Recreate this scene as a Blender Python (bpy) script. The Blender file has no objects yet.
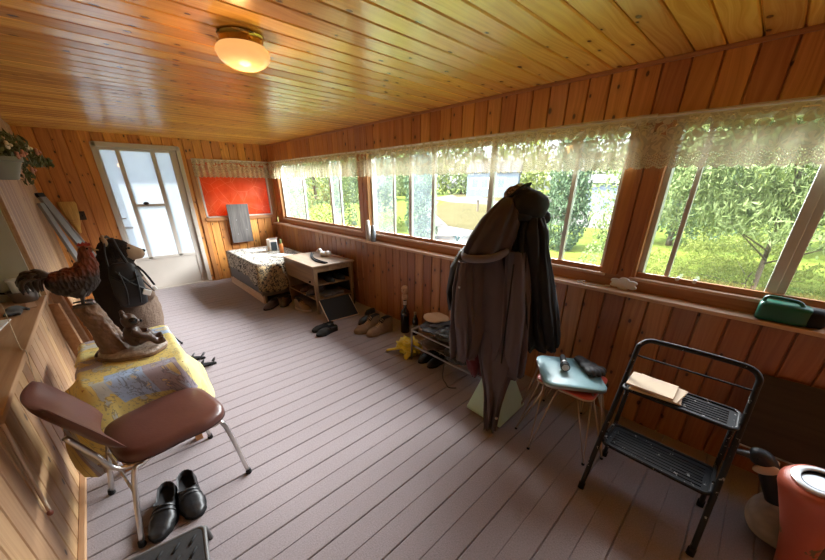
import bpy, bmesh, math, random
from math import sin, cos, pi, radians, sqrt, atan2, hypot
from mathutils import Vector, Matrix, Euler, noise as mnoise
random.seed(7)
S = bpy.context.scene
COL = S.collection

# ------------------------------------------------------------------ camera
cam_d = bpy.data.cameras.new('camera')
cam = bpy.data.objects.new('camera', cam_d); COL.objects.link(cam)
FPX = 319.64
cam_d.sensor_fit = 'HORIZONTAL'; cam_d.sensor_width = 36.0
cam_d.lens = FPX / 825.0 * 36.0
cam_d.shift_y = 39.76 / 825.0
cam_d.clip_start = 0.02; cam_d.clip_end = 500
yaw, pitch, roll = radians(43.254), radians(22.863), radians(-0.098)
fw = Vector((sin(yaw) * cos(pitch), cos(yaw) * cos(pitch), -sin(pitch)))
rt = Vector((cos(yaw), -sin(yaw), 0)); dn = fw.cross(rt)
r2 = cos(roll) * rt + sin(roll) * dn; d2 = -sin(roll) * rt + cos(roll) * dn
cam.matrix_world = Matrix(((r2.x, -d2.x, -fw.x, 0), (r2.y, -d2.y, -fw.y, 0), (r2.z, -d2.z, -fw.z, 1.6), (0, 0, 0, 1)))
S.camera = cam

# ------------------------------------------------------------------ world, sun, exposure
W = bpy.data.worlds.new('world'); S.world = W; W.use_nodes = True
wn = W.node_tree.nodes; wl = W.node_tree.links
bg = wn['Background']
sky = wn.new('ShaderNodeTexSky'); sky.sky_type = 'NISHITA'; sky.sun_disc = False
sky.sun_elevation = radians(52); sky.sun_rotation = radians(250); sky.air_density = 1.0; sky.dust_density = 3.0
hsv = wn.new('ShaderNodeHueSaturation'); hsv.inputs['Saturation'].default_value = 0.45
wl.new(sky.outputs[0], hsv.inputs['Color']); wl.new(hsv.outputs[0], bg.inputs['Color'])
bg.inputs['Strength'].default_value = 0.27
sun_d = bpy.data.lights.new('sun', 'SUN'); sun_d.energy = 4.6; sun_d.angle = radians(1.5); sun_d.color = (1.0, 0.93, 0.82)
sun = bpy.data.objects.new('sun', sun_d); COL.objects.link(sun)
sun.rotation_euler = Vector((0.50, -0.30, -0.81)).to_track_quat('-Z', 'Y').to_euler()
# added area lamp, boosts the sky light coming in through the row of windows
sky_fill_d = bpy.data.lights.new('added_sky_fill', 'AREA'); sky_fill_d.shape = 'RECTANGLE'; sky_fill_d.size = 7.4; sky_fill_d.size_y = 1.7; sky_fill_d.energy = 660; sky_fill_d.color = (0.97, 0.97, 1.0)
sky_fill = bpy.data.objects.new('added_sky_fill', sky_fill_d); COL.objects.link(sky_fill)
sky_fill.location = (5.9, 4.7, 3.45); sky_fill.rotation_euler = Vector((-0.88, 0, -0.47)).to_track_quat('-Z', 'Y').to_euler()
S.view_settings.view_transform = 'Standard'
try: S.view_settings.look = 'None'
except Exception: pass
S.view_settings.gamma = 1.0; S.view_settings.use_curve_mapping = False
S.view_settings.exposure = 2.42
S.cycles.max_bounces = 10; S.cycles.diffuse_bounces = 7; S.cycles.glossy_bounces = 4
S.cycles.transparent_max_bounces = 24; S.cycles.transmission_bounces = 8
S.cycles.caustics_reflective = False; S.cycles.caustics_refractive = False
S.cycles.sample_clamp_indirect = 6.0
S.cycles.use_denoising = True
try: S.cycles.denoising_prefilter = 'ACCURATE'
except Exception: pass

# ------------------------------------------------------------------ material helpers
class G:
    def __init__(s, name):
        s.m = bpy.data.materials.new(name); s.m.use_nodes = True
        s.t = s.m.node_tree; s.b = s.t.nodes['Principled BSDF']; s.out = s.t.nodes['Material Output']
    def n(s, ty, ins=None, **props):
        nd = s.t.nodes.new(ty)
        for k, v in props.items(): setattr(nd, k, v)
        for k, v in (ins or {}).items(): s.set(nd.inputs[k], v)
        return nd
    def set(s, sock, v):
        if isinstance(v, bpy.types.NodeSocket): s.t.links.new(v, sock)
        else:
            if sock.type == 'RGBA' and len(v) == 3: v = (*v, 1)
            sock.default_value = v
    def math(s, op, a, b=0.0, c=0.0, clamp=False):
        nd = s.t.nodes.new('ShaderNodeMath'); nd.operation = op; nd.use_clamp = clamp
        for i, v in enumerate((a, b, c)): s.set(nd.inputs[i], v)
        return nd.outputs[0]
    def mix(s, f, a, b, mode='MIX'):
        nd = s.t.nodes.new('ShaderNodeMix'); nd.data_type = 'RGBA'; nd.blend_type = mode
        s.set(nd.inputs[0], f); s.set(nd.inputs[6], a); s.set(nd.inputs[7], b)
        return nd.outputs[2]
    def ramp(s, f, stops):
        nd = s.t.nodes.new('ShaderNodeValToRGB'); cr = nd.color_ramp
        while len(cr.elements) < len(stops): cr.elements.new(0.5)
        for e, (p, c) in zip(cr.elements, stops):
            e.position = p; e.color = (*c, 1) if len(c) == 3 else c
        s.set(nd.inputs[0], f); return nd.outputs[0]
    def coord(s, kind='Object'):
        return s.t.nodes.new('ShaderNodeTexCoord').outputs[kind]
    def xyz(s, v):
        nd = s.n('ShaderNodeSeparateXYZ', {0: v}); return nd.outputs
    def vec(s, x, y, z):
        return s.n('ShaderNodeCombineXYZ', {0: x, 1: y, 2: z}).outputs[0]
    def noise(s, v, scale, detail=3, rough=0.55, dist=0.0):
        return s.n('ShaderNodeTexNoise', {'Vector': v, 'Scale': scale, 'Detail': detail, 'Roughness': rough, 'Distortion': dist}).outputs[0]
    def bump(s, h, strength=0.3, dist=0.01):
        s.set(s.b.inputs['Normal'], s.n('ShaderNodeBump', {'Height': h, 'Strength': strength, 'Distance': dist}).outputs[0])
    def col(s, c): s.set(s.b.inputs['Base Color'], c)
    def p(s, **k):
        nm = dict(rough='Roughness', metal='Metallic', spec='Specular IOR Level', coat='Coat Weight', coatr='Coat Roughness', sheen='Sheen Weight', sub='Subsurface Weight')
        for a, v in k.items(): s.set(s.b.inputs[nm[a]], v)
        return s

def plain(name, c, rough=0.5, metal=0.0, var=0.12, scale=18, bump=0.0, bscale=60, **k):
    g = G(name); o = g.coord()
    f = g.noise(o, scale, 4)
    g.col(g.mix(f, [x * (1 - var) for x in c], [min(1, x * (1 + var)) for x in c]))
    g.p(rough=rough, metal=metal, **k)
    if bump: g.bump(g.noise(o, bscale, 4), bump, 0.01)
    return g.m

def pine(name, light, dark, across, grain, w, off, rough=0.38, knots=0.55, knotcol=(0.035, 0.014, 0.006), coat=0.3, tint=None):
    """varnished board: colour changes board by board, streaks along the grain, knots"""
    g = G(name); o = g.xyz(g.coord())
    a, r = o[across], o[grain]
    idn = g.math('FLOOR', g.math('DIVIDE', g.math('SUBTRACT', a, off), w))
    wn_ = g.n('ShaderNodeTexWhiteNoise', {'W': idn}, noise_dimensions='1D')
    shift = g.math('MULTIPLY', wn_.outputs[0], 31.0)
    r2_ = g.math('ADD', r, shift)
    warp = g.noise(g.vec(g.math('MULTIPLY', a, 6.0), g.math('MULTIPLY', r2_, 1.3), shift), 1.0, 2)
    u = g.math('ADD', g.math('MULTIPLY', a, 55.0), g.math('MULTIPLY', warp, 9.0))
    rings = g.noise(g.vec(u, g.math('MULTIPLY', r2_, 1.0), shift), 1.0, 3, 0.6)
    base = g.ramp(rings, [(0.30, dark), (0.62, light)])
    big = g.noise(g.vec(g.math('MULTIPLY', a, 3.0), g.math('MULTIPLY', r2_, 0.9), shift), 1.2, 2)
    base = g.mix(g.math('MULTIPLY', big, 0.5), base, [c * 0.62 for c in dark])
    hv = g.n('ShaderNodeHueSaturation', {'Color': base, 'Hue': g.math('ADD', g.math('MULTIPLY', wn_.outputs[0], 0.018), 0.491),
             'Value': g.math('ADD', g.math('MULTIPLY', wn_.outputs[0], 0.42), 0.80)}).outputs[0]
    vor = g.n('ShaderNodeTexVoronoi', {'Vector': g.vec(g.math('DIVIDE', a, 0.13), g.math('DIVIDE', r, 0.21), 3.3), 'Scale': 1.0}, voronoi_dimensions='2D')
    keep = g.math('GREATER_THAN', g.xyz(vor.outputs['Color'])[0], 1 - knots)
    size = g.math('MULTIPLY_ADD', g.xyz(vor.outputs['Color'])[1], 0.07, 0.05)
    k = g.math('SUBTRACT', 1.0, g.math('DIVIDE', vor.outputs['Distance'], size), clamp=True)
    k = g.math('MULTIPLY', g.math('MULTIPLY', k, 2.5, clamp=True), keep)
    halo = g.math('MULTIPLY', g.math('SUBTRACT', 1.0, g.math('DIVIDE', vor.outputs['Distance'], g.math('MULTIPLY', size, 3.0)), clamp=True), keep)
    c = g.mix(g.math('MULTIPLY', halo, 0.45), hv, [x * 0.5 for x in dark])
    c = g.mix(g.math('MULTIPLY', k, 0.9), c, knotcol)
    g.col(c)
    g.p(rough=rough, coat=coat, coatr=0.2)
    # boards lie very slightly out of true, each its own way
    wv = g.n('ShaderNodeVectorMath', {0: g.n('ShaderNodeVectorMath', {0: wn_.outputs[1], 1: (0.5, 0.5, 0.5)}, operation='SUBTRACT').outputs[0], 'Scale': 0.10}, operation='SCALE').outputs[0]
    nn = g.n('ShaderNodeVectorMath', {0: g.n('ShaderNodeVectorMath', {0: g.n('ShaderNodeNewGeometry').outputs['Normal'], 1: wv}, operation='ADD').outputs[0]}, operation='NORMALIZE').outputs[0]
    g.set(g.b.inputs['Normal'], g.n('ShaderNodeBump', {'Height': g.math('ADD', g.math('MULTIPLY', rings, 0.6), g.math('MULTIPLY', big, 1.0)), 'Strength': 0.16, 'Distance': 0.004, 'Normal': nn}).outputs[0])
    return g.m

def timber(name, light, dark, grain=0, rough=0.55, scale=1.0, bump=0.2):
    g = G(name); o = g.xyz(g.coord())
    ax = [i for i in range(3) if i != grain]
    v = g.vec(g.math('MULTIPLY', o[ax[0]], 38 * scale), g.math('MULTIPLY', o[ax[1]], 38 * scale), g.math('MULTIPLY', o[grain], 2.2 * scale))
    f = g.noise(v, 1.0, 4, 0.6, 0.6)
    g.col(g.ramp(f, [(0.3, dark), (0.68, light)])); g.p(rough=rough); g.bump(f, bump, 0.004)
    return g.m

def fabric(name, c, c2=None, rough=0.95, weave=260, bump=0.35, sheen=0.2, big=5):
    g = G(name); o = g.coord()
    c2 = c2 or [x * 0.7 for x in c]
    f = g.noise(o, big, 4); f2 = g.noise(o, weave, 2)
    g.col(g.mix(g.math('MULTIPLY_ADD', f2, 0.5, g.math('MULTIPLY', f, 0.5)), c2, c))
    g.p(rough=rough, sheen=sheen); g.bump(g.math('MULTIPLY_ADD', f2, 0.4, f), bump, 0.004)
    return g.m

def leafmat(name, c, c2, trans=0.35):
    g = G(name)
    f = g.n('ShaderNodeTexNoise', {'Vector': g.coord(), 'Scale': 1.3, 'Detail': 5}).outputs[0]
    f2 = g.noise(g.coord(), 14, 2)
    cc = g.mix(g.math('MULTIPLY_ADD', f2, 0.6, g.math('MULTIPLY', f, 0.5)), c, c2)
    g.col(cc); g.p(rough=0.6)
    tr = g.n('ShaderNodeBsdfTranslucent', {'Color': cc})
    mx = g.n('ShaderNodeMixShader', {0: trans, 1: g.b.outputs[0], 2: tr.outputs[0]})
    g.t.links.new(mx.outputs[0], g.out.inputs[0]); return g.m

def glassmat(name, haze=0.03, even=False, hazecol=(0.8, 0.88, 0.95), tint=(0.97, 0.99, 0.98), gloss=0.06, trans=0.5):
    g = G(name)
    t = g.n('ShaderNodeBsdfTransparent', {'Color': tint})
    gl = g.n('ShaderNodeBsdfGlossy', {'Color': (1, 1, 1), 'Roughness': 0.03})
    d = g.n('ShaderNodeBsdfDiffuse', {'Color': hazecol}); tr = g.n('ShaderNodeBsdfTranslucent', {'Color': hazecol})
    dm = g.n('ShaderNodeMixShader', {0: trans, 1: d.outputs[0], 2: tr.outputs[0]})
    f = g.math('MULTIPLY', g.noise(g.coord(), 5.0, 5), haze * 2) if not even else g.math('MULTIPLY_ADD', g.noise(g.coord(), 3.0, 6, 0.65), 0.22, haze - 0.11, clamp=True)
    m1 = g.n('ShaderNodeMixShader', {0: f, 1: t.outputs[0], 2: dm.outputs[0]})
    m2 = g.n('ShaderNodeMixShader', {0: gloss, 1: m1.outputs[0], 2: gl.outputs[0]})
    g.t.links.new(m2.outputs[0], g.out.inputs[0]); return g.m

# ------------------------------------------------------------------ mesh helpers
ORG = {}
class MB:
    def __init__(s): s.v = []; s.f = []; s.mi = []; s.uv = None
    def add(s, vs, fs, mi=0):
        o = len(s.v); s.v += [Vector(v) for v in vs]
        for f in fs: s.f.append([i + o for i in f]); s.mi.append(mi)
        return s
    def box(s, c, d, M=None, mi=0):
        x, y, z = [k / 2 for k in d]
        vs = [Vector((a * x, b * y, e * z)) for a in (-1, 1) for b in (-1, 1) for e in (-1, 1)]
        if M is not None: vs = [M @ v for v in vs]
        vs = [v + Vector(c) for v in vs]
        return s.add(vs, [(0, 1, 3, 2), (4, 6, 7, 5), (0, 4, 5, 1), (2, 3, 7, 6), (0, 2, 6, 4), (1, 5, 7, 3)], mi)
    def bb(s, a, b, mi=0):
        return s.box([(p + q) / 2 for p, q in zip(a, b)], [abs(q - p) for p, q in zip(a, b)], None, mi)
    def loft(s, rings, closed=True, cap=True, mi=0):
        n = len(rings[0]); o = len(s.v)
        for r in rings: s.v += [Vector(p) for p in r]
        for i in range(len(rings) - 1):
            for j in range(n if closed else n - 1):
                k = (j + 1) % n
                s.f.append([o + i * n + j, o + i * n + k, o + (i + 1) * n + k, o + (i + 1) * n + j]); s.mi.append(mi)
        if cap and closed:
            s.f.append([o + j for j in range(n)][::-1]); s.mi.append(mi)
            s.f.append([o + (len(rings) - 1) * n + j for j in range(n)]); s.mi.append(mi)
        return s
    def tube(s, pts, r, n=8, cap=True, mi=0, flat=1.0):
        pts = [Vector(p) for p in pts]; rs = r if isinstance(r, (list, tuple)) else [r] * len(pts)
        rings = []; up = None
        for i, p in enumerate(pts):
            t = (pts[min(i + 1, len(pts) - 1)] - pts[max(i - 1, 0)])
            t = t.normalized() if t.length > 1e-9 else Vector((0, 0, 1))
            if up is None:
                up = Vector((0, 0, 1)) if abs(t.z) < 0.9 else Vector((1, 0, 0))
            a = t.cross(up)
            if a.length < 1e-6: a = t.cross(Vector((0, 1, 0.3)))
            a.normalize(); b = a.cross(t).normalized(); up = b
            rings.append([p + (a * cos(2 * pi * k / n) + b * flat * sin(2 * pi * k / n)) * rs[i] for k in range(n)])
        return s.loft(rings, True, cap, mi)
    def lathe(s, prof, n=24, c=(0, 0, 0), M=None, mi=0, cap=True):
        rings = []
        for r, z in prof:
            ring = [Vector((r * cos(2 * pi * k / n), r * sin(2 * pi * k / n), z)) for k in range(n)]
            if M is not None: ring = [M @ v for v in ring]
            rings.append([v + Vector(c) for v in ring])
        return s.loft(rings, True, cap, mi)
    def ell(s, c, r, M=None, nu=16, nv=10, mi=0):
        if not isinstance(r, (list, tuple)): r = (r, r, r)
        rings = []
        for i in range(nv + 1):
            ph = -pi / 2 + pi * i / nv; cr = max(cos(ph), 0.02)
            ring = [Vector((r[0] * cr * cos(2 * pi * k / nu), r[1] * cr * sin(2 * pi * k / nu), r[2] * sin(ph))) for k in range(nu)]
            if M is not None: ring = [M @ v for v in ring]
            rings.append([v + Vector(c) for v in ring])
        return s.loft(rings, True, True, mi)
    def prism(s, poly, a, b, M=None, mi=0):
        """poly: 2-D outline, extruded from a to b along z"""
        r0 = [Vector((x, y, a)) for x, y in poly]; r1 = [Vector((x, y, b)) for x, y in poly]
        if M is not None: r0 = [M @ v for v in r0]; r1 = [M @ v for v in r1]
        return s.loft([r0, r1], True, True, mi)
    def move(s, M, start=0):
        for i in range(start, len(s.v)): s.v[i] = M @ s.v[i]
        return s
    def build(s, name, mats, parent=None, smooth=None, bevel=0.0, sub=0, solid=0.0, world=True, voxel=0.0, smoothit=0, disp=None, fix=True):
        me = bpy.data.meshes.new(name)
        vs = s.v
        if parent is not None and world and parent.name in ORG:
            loc, rz = ORG[parent.name]; R_ = Matrix.Rotation(-rz, 3, 'Z'); vs = [R_ @ (v - loc) for v in vs]
        me.from_pydata([tuple(v) for v in vs], [], s.f)
        if not isinstance(mats, (list, tuple)): mats = [mats]
        for m in mats: me.materials.append(m)
        if len(mats) > 1:
            for p_, i in zip(me.polygons, s.mi): p_.material_index = i
        if fix and s.uv is None:
            b = bmesh.new(); b.from_mesh(me); bmesh.ops.recalc_face_normals(b, faces=b.faces[:]); b.to_mesh(me); b.free()
        if s.uv is not None:
            ul = me.uv_layers.new(name='uv')
            for l in me.loops: ul.data[l.index].uv = s.uv[l.vertex_index]
        if smooth is not None:
            me.shade_smooth()
            if smooth < 180: me.set_sharp_from_angle(angle=radians(smooth))
        o = bpy.data.objects.new(name, me); COL.objects.link(o)
        if parent is not None:
            o.parent = parent
            if parent.name in ORG: ORG[o.name] = ORG[parent.name]
        if voxel:
            md = o.modifiers.new('m', 'REMESH'); md.mode = 'VOXEL'; md.voxel_size = voxel; md.use_smooth_shade = True
            if smoothit:
                md = o.modifiers.new('s', 'SMOOTH'); md.factor = 0.5; md.iterations = smoothit
        if solid:
            md = o.modifiers.new('t', 'SOLIDIFY'); md.thickness = solid; md.offset = 0
        if bevel:
            md = o.modifiers.new('b', 'BEVEL'); md.width = bevel; md.segments = 2; md.limit_method = 'ANGLE'; md.angle_limit = radians(40)
        if sub:
            md = o.modifiers.new('u', 'SUBSURF'); md.levels = sub; md.render_levels = sub
        if disp:
            tx = bpy.data.textures.new(name, 'CLOUDS'); tx.noise_scale = disp[0]; tx.noise_depth = 2
            md = o.modifiers.new('d', 'DISPLACE'); md.texture = tx; md.strength = disp[1]; md.texture_coords = 'LOCAL'
        return o

def thing(name, label, cat, loc=(0, 0, 0), rz=0.0, group=None):
    o = bpy.data.objects.new(name, None); COL.objects.link(o); o.empty_display_size = 0.05
    o.location = loc; o.rotation_euler = (0, 0, rz); o['label'] = label; o['category'] = cat
    if group: o['group'] = group
    ORG[o.name] = (Vector(loc), rz); return o
def tag(o, label, cat, group=None, kind=None):
    o['label'] = label; o['category'] = cat
    if group: o['group'] = group
    if kind: o['kind'] = kind
    return o
def st(o, label, cat):
    o['kind'] = 'structure'; o['label'] = label; o['category'] = cat; return o
def dup(root, loc, rz, label, group=None):
    r = root.copy(); COL.objects.link(r); r.location = loc; r.rotation_euler = (0, 0, rz); r['label'] = label
    if group: r['group'] = group
    for ch in list(root.children):
        c = ch.copy(); COL.objects.link(c); c.parent = r
        for gch in list(ch.children):
            d = gch.copy(); COL.objects.link(d); d.parent = c
    return r
def rrect(x0, x1, y0, y1, r, n=5):
    out = []
    for cx, cy, a0 in ((x1 - r, y1 - r, 0), (x0 + r, y1 - r, 90), (x0 + r, y0 + r, 180), (x1 - r, y0 + r, 270)):
        for k in range(n + 1):
            a = radians(a0 + 90 * k / n); out.append((cx + r * cos(a), cy + r * sin(a)))
    return out
def lerp(a, b, t): return a + (b - a) * t
def interp(tab, t):
    for (t0, v0), (t1, v1) in zip(tab, tab[1:]):
        if t <= t1:
            k = 0 if t1 == t0 else max(0, (t - t0) / (t1 - t0))
            k = k * k * (3 - 2 * k) if isinstance(v0, float) else k
            return v0 + (v1 - v0) * k if not isinstance(v0, tuple) else tuple(a + (b - a) * k for a, b in zip(v0, v1))
    return tab[-1][1]
def smoothpts(pts, n=6):
    """Catmull-Rom through pts"""
    P = [Vector(p) for p in pts]; out = []
    for i in range(len(P) - 1):
        p0, p1, p2, p3 = P[max(i - 1, 0)], P[i], P[i + 1], P[min(i + 2, len(P) - 1)]
        for k in range(n):
            t = k / n
            out.append(0.5 * ((2 * p1) + (p2 - p0) * t + (2 * p0 - 5 * p1 + 4 * p2 - p3) * t * t + (3 * p1 - p0 - 3 * p2 + p3) * t ** 3))
    out.append(P[-1]); return out
def nz(x, y=0.0, z=0.0): return mnoise.noise(Vector((x, y, z)))

# ------------------------------------------------------------------ materials
M = {}
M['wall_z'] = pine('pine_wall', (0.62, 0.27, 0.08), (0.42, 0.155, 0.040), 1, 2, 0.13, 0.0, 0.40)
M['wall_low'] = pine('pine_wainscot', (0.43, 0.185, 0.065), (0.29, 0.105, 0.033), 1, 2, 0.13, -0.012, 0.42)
M['wall_far'] = pine('pine_far', (0.80, 0.36, 0.095), (0.54, 0.205, 0.048), 0, 2, 0.13, 0.08, 0.40, knots=0.8)
M['wall_left'] = pine('pine_left', (0.50, 0.31, 0.16), (0.38, 0.21, 0.10), 1, 2, 0.13, 0.02, 0.5, knots=0.35, coat=0.1)
M['bead'] = pine('pine_bead', (0.52, 0.33, 0.18), (0.42, 0.25, 0.125), 1, 2, 0.065, 0.02, 0.5, knots=0.12, coat=0.1)
M['ceiling'] = pine('pine_ceiling', (0.95, 0.53, 0.118), (0.70, 0.32, 0.056), 1, 0, 0.13, 0.0, 0.25, knots=0.5, knotcol=(0.11, 0.045, 0.015), coat=0.3)
M['trim_y'] = timber('pine_trim_long', (0.44, 0.20, 0.075), (0.30, 0.115, 0.038), 1, 0.4, 0.6)
M['trim_x'] = timber('pine_trim_cross', (0.46, 0.21, 0.075), (0.32, 0.125, 0.04), 0, 0.4, 0.6)
M['trim_z'] = timber('pine_trim_upright', (0.50, 0.23, 0.08), (0.34, 0.135, 0.042), 2, 0.4, 0.6)
M['ledge'] = timber('ledge_wood', (0.50, 0.31, 0.17), (0.36, 0.19, 0.09), 1, 0.5, 0.6)
M['sill'] = timber('sill_wood', (0.64, 0.45, 0.31), (0.50, 0.32, 0.20), 1, 0.5, 0.6)
M['alu'] = plain('aluminium', (0.55, 0.55, 0.54), 0.42, 0.55, 0.1)
M['alu_dark'] = plain('dark_aluminium', (0.30, 0.30, 0.30), 0.45, 0.5, 0.1)  # darker aluminium, used for whole small parts
M['white'] = plain('cream_painted_metal', (0.54, 0.495, 0.44), 0.5, 0, 0.08, 6)
M['glass'] = glassmat('window_glass', 0.004, False)
M['screen'] = glassmat('insect_screen', 0.06, False, (0.62, 0.72, 0.80), gloss=0.0)
M['frost'] = glassmat('frosted_film', 0.90, True, (0.52, 0.57, 0.62), gloss=0.04, trans=0.75)
M['chrome'] = plain('chrome', (0.62, 0.60, 0.57), 0.28, 1.0, 0.15, 30)
M['black_metal'] = plain('worn_black_metal', (0.010, 0.010, 0.011), 0.38, 0.4, 0.5, 30, 0.15)
M['rubber'] = plain('black_rubber', (0.009, 0.009, 0.009), 0.75, spec=0.25)
M['sage'] = plain('pale_sage_paint', (0.42, 0.42, 0.33), 0.6, 0, 0.08, 5)
M['brass'] = plain('brass', (0.62, 0.38, 0.10), 0.22, 1.0)
M['tube_grey'] = plain('dull_grey_tube', (0.10, 0.098, 0.095), 0.55, 0.2)
M['dark'] = plain('dark_void', (0.01, 0.009, 0.008), 0.9)
M['paper'] = plain('paper', (0.72, 0.69, 0.62), 0.8, 0, 0.05)
M['white_pl'] = plain('white_plastic', (0.72, 0.72, 0.70), 0.4, 0, 0.06)

def carpet():
    g = G('deck_carpet'); o = g.coord()
    f = g.noise(o, 130, 3, 0.7); f2 = g.noise(o, 2.2, 4)
    c = g.mix(f, (0.150, 0.122, 0.122), (0.41, 0.360, 0.375))
    c = g.mix(g.math('MULTIPLY', f2, 0.35), c, (0.20, 0.155, 0.15))
    st_ = g.noise(o, 7, 5, 0.7)
    c = g.mix(g.math('MULTIPLY', g.math('SUBTRACT', st_, 0.62, clamp=True), 2.2), c, (0.13, 0.10, 0.095))
    g.col(c); g.p(rough=0.95, sheen=0.15, spec=0.1); g.bump(f, 0.5, 0.004); return g.m
M['carpet'] = carpet()

# ------------------------------------------------------------------ structure
XR, XL, YF, YB, ZC = 2.548, -0.485, 6.56, -1.9, 2.255
XLOW = 2.47
def grooved(name, mat, O, Sd, Ed, Nd, s0, s1, e0, e1, w, off, gw=0.008, gd=0.005, slot=0.019, T=0.04, alt=1.0, hs=0.0036):
    """board wall: groove profile along Sd, extruded along Ed, facing Nd"""
    O, Sd, Ed, Nd = map(Vector, (O, Sd, Ed, Nd)); prof = [(s0, 0)]
    k = math.ceil((s0 - off + 0.012) / w)
    while off + k * w < s1 - 0.012:
        c = off + k * w; gw_, gd_, sl_ = (gw, gd, slot) if k % 2 == 0 else (gw * alt, gd * alt, slot * alt)
        prof += [(c - gw_, 0), (c - hs, -gd_), (c - hs, -sl_), (c + hs, -sl_), (c + hs, -gd_), (c + gw_, 0)]
        k += 1
    prof += [(s1, 0), (s1, -T), (s0, -T)]
    mb = MB()
    mb.loft([[O + Sd * s + Nd * d + Ed * e for s, d in prof] for e in (e0, e1)])
    return mb.build(name, mat)
# floor of carpet-covered deck boards
o = grooved('floor', M['carpet'], (0, 0, 0), (0, 1, 0), (1, 0, 0), (0, 0, 1), YB, YF + 0.02, XL - 0.3, XR + 0.02, 0.1178, 0.066, 0.006, 0.004, 0.009, 0.06, 0.45, 0.0018)
st(o, 'brown carpeted porch floor over narrow deck boards', 'floor')
o = grooved('ceiling', M['ceiling'], (0, 0, ZC), (0, 1, 0), (1, 0, 0), (0, 0, -1), YB, YF + 0.1, XL - 0.3, XR + 0.1, 0.13, 0.0, 0.009, 0.006, 0.019, 0.08)
st(o, 'glossy varnished pine board ceiling', 'ceiling')
# roof with eaves above it
st(MB().bb((XL - 0.6, YB - 0.3, ZC + 0.085), (XR + 0.16, YF + 0.3, ZC + 0.16)).build('roof', M['dark']), 'porch roof over the ceiling', 'roof')
# right wall
WIN = [(3.725, 6.29), (0.70, 3.56), (-1.75, 0.53)]
ZS, ZT = 1.02, 1.965
ww = st(grooved('wall_right', M['wall_z'], (XR, 0, 0), (0, 1, 0), (0, 0, 1), (-1, 0, 0), YB, YF, ZT, ZC + 0.03, 0.13, 0.0, T=0.14), 'varnished pine board wall over the windows', 'wall')
posts = [(6.29, YF), (3.56, 3.725), (0.53, 0.70), (YB, -1.75)]
for i, (a, b) in enumerate(posts):
    p_ = grooved('wall_post', M['wall_z'], (XR, 0, 0), (0, 1, 0), (0, 0, 1), (-1, 0, 0), a, b, ZS - 0.0, ZT, 0.13 if i not in (1, 2) else 0.085, 0.0 if i not in (1, 2) else (3.6425 if i == 1 else 0.615), T=0.14); p_.parent = ww
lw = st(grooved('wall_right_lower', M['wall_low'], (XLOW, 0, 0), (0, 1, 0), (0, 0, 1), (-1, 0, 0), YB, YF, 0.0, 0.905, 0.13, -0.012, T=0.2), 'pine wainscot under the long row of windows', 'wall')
st(MB().bb((XLOW - 0.02, YB, 0.905), (XR + 0.03, YF, 0.93)).build('trim_1', M['sill'], bevel=0.004), 'ledge capping the wainscot under the windows', 'sill ledge')
st(MB().bb((XR + 0.012, YB, 0.93), (XR + 0.13, YF, ZS - 0.001)).build('trim_2', M['trim_y']), 'board between wainscot ledge and window sills', 'trim')
st(MB().bb((XR - 0.012, YB, ZC - 0.022), (XR + 0.0, YF, ZC)).build('trim_3', M['trim_y'], bevel=0.003), 'narrow crown strip along the window wall', 'trim')
# far wall : door at x .18-1.19, orange window at x 1.34-2.47
DX0, DX1, DZ = 0.185, 1.185, 2.13
OX0, OX1, OZ0, OZ1 = 1.345, 2.47, 1.075, 1.97
ZW = ZC + 0.03
segs = [(XL, DX0, 0, ZW), (DX0, DX1, DZ, ZW), (DX1, OX0, 0, ZW), (OX0, OX1, 0, OZ0), (OX0, OX1, OZ1, ZW), (OX1, XR, 0, ZW)]
fwall = None
for i, (a, b, z0, z1) in enumerate(segs):
    p_ = grooved('wall_far' if i == 0 else 'wall_panel', M['wall_far'], (0, YF, 0), (1, 0, 0), (0, 0, 1), (0, -1, 0), a, b, z0, z1, 0.13, 0.08, T=0.12)
    if i == 0: fwall = st(p_, 'knotty pine end wall around the glazed door', 'wall')
    else: p_.parent = fwall
st(MB().bb((OX0 - 0.02, YF - 0.035, OZ0 - 0.055), (OX1 + 0.0, YF, OZ0 - 0.0)).build('trim_4', M['trim_x'], bevel=0.004), 'pine ledge under the orange covered window', 'trim')
st(MB().bb((OX0 - 0.085, YF - 0.018, 0.0), (OX0 - 0.02, YF, OZ1)).build('trim_5', M['trim_z'], bevel=0.003), 'pine upright between door and orange window', 'trim')
st(MB().bb((OX1, YF - 0.02, OZ0 - 0.05), (XR, YF, OZ1)).build('trim_6', M['trim_z'], bevel=0.003), 'pine corner upright beside the orange window', 'trim')
# back wall behind the camera
st(grooved('wall_back', M['wall_far'], (0, YB, 0), (1, 0, 0), (0, 0, 1), (0, 1, 0), XL - 0.3, XR + 0.1, 0, ZC, 0.13, 0.08, T=0.12), 'pine board wall behind the viewer', 'wall')
# left wall: half wall with deep window recess, beadboard beyond
RY = 3.80; RZ0, RZ1 = 0.78, 1.95; RD = 0.26
lwl = st(grooved('wall_left', M['wall_left'], (XL, 0, 0), (0, 1, 0), (0, 0, 1), (1, 0, 0), YB, 3.90, 0, RZ0 - 0.03, 0.13, 0.02, T=0.1), 'pale pine half wall below the deep ledge', 'wall')
for args in ((3.90, YF, 0, ZW), (RY, 3.90, RZ0, ZW), (YB, RY, RZ1, ZW)):
    p_ = grooved('wall_panel', M['bead'], (XL, 0, 0), (0, 1, 0), (0, 0, 1), (1, 0, 0), *args, 0.065, 0.02, 0.004, 0.003, 0.007, T=0.1, hs=0.0018); p_.parent = lwl
st(MB().bb((XL - RD, YB, RZ0 - 0.03), (XL + 0.012, 3.90, RZ0)).build('trim_7', M['ledge'], bevel=0.004), 'deep pine ledge of the left window recess', 'ledge')
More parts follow.
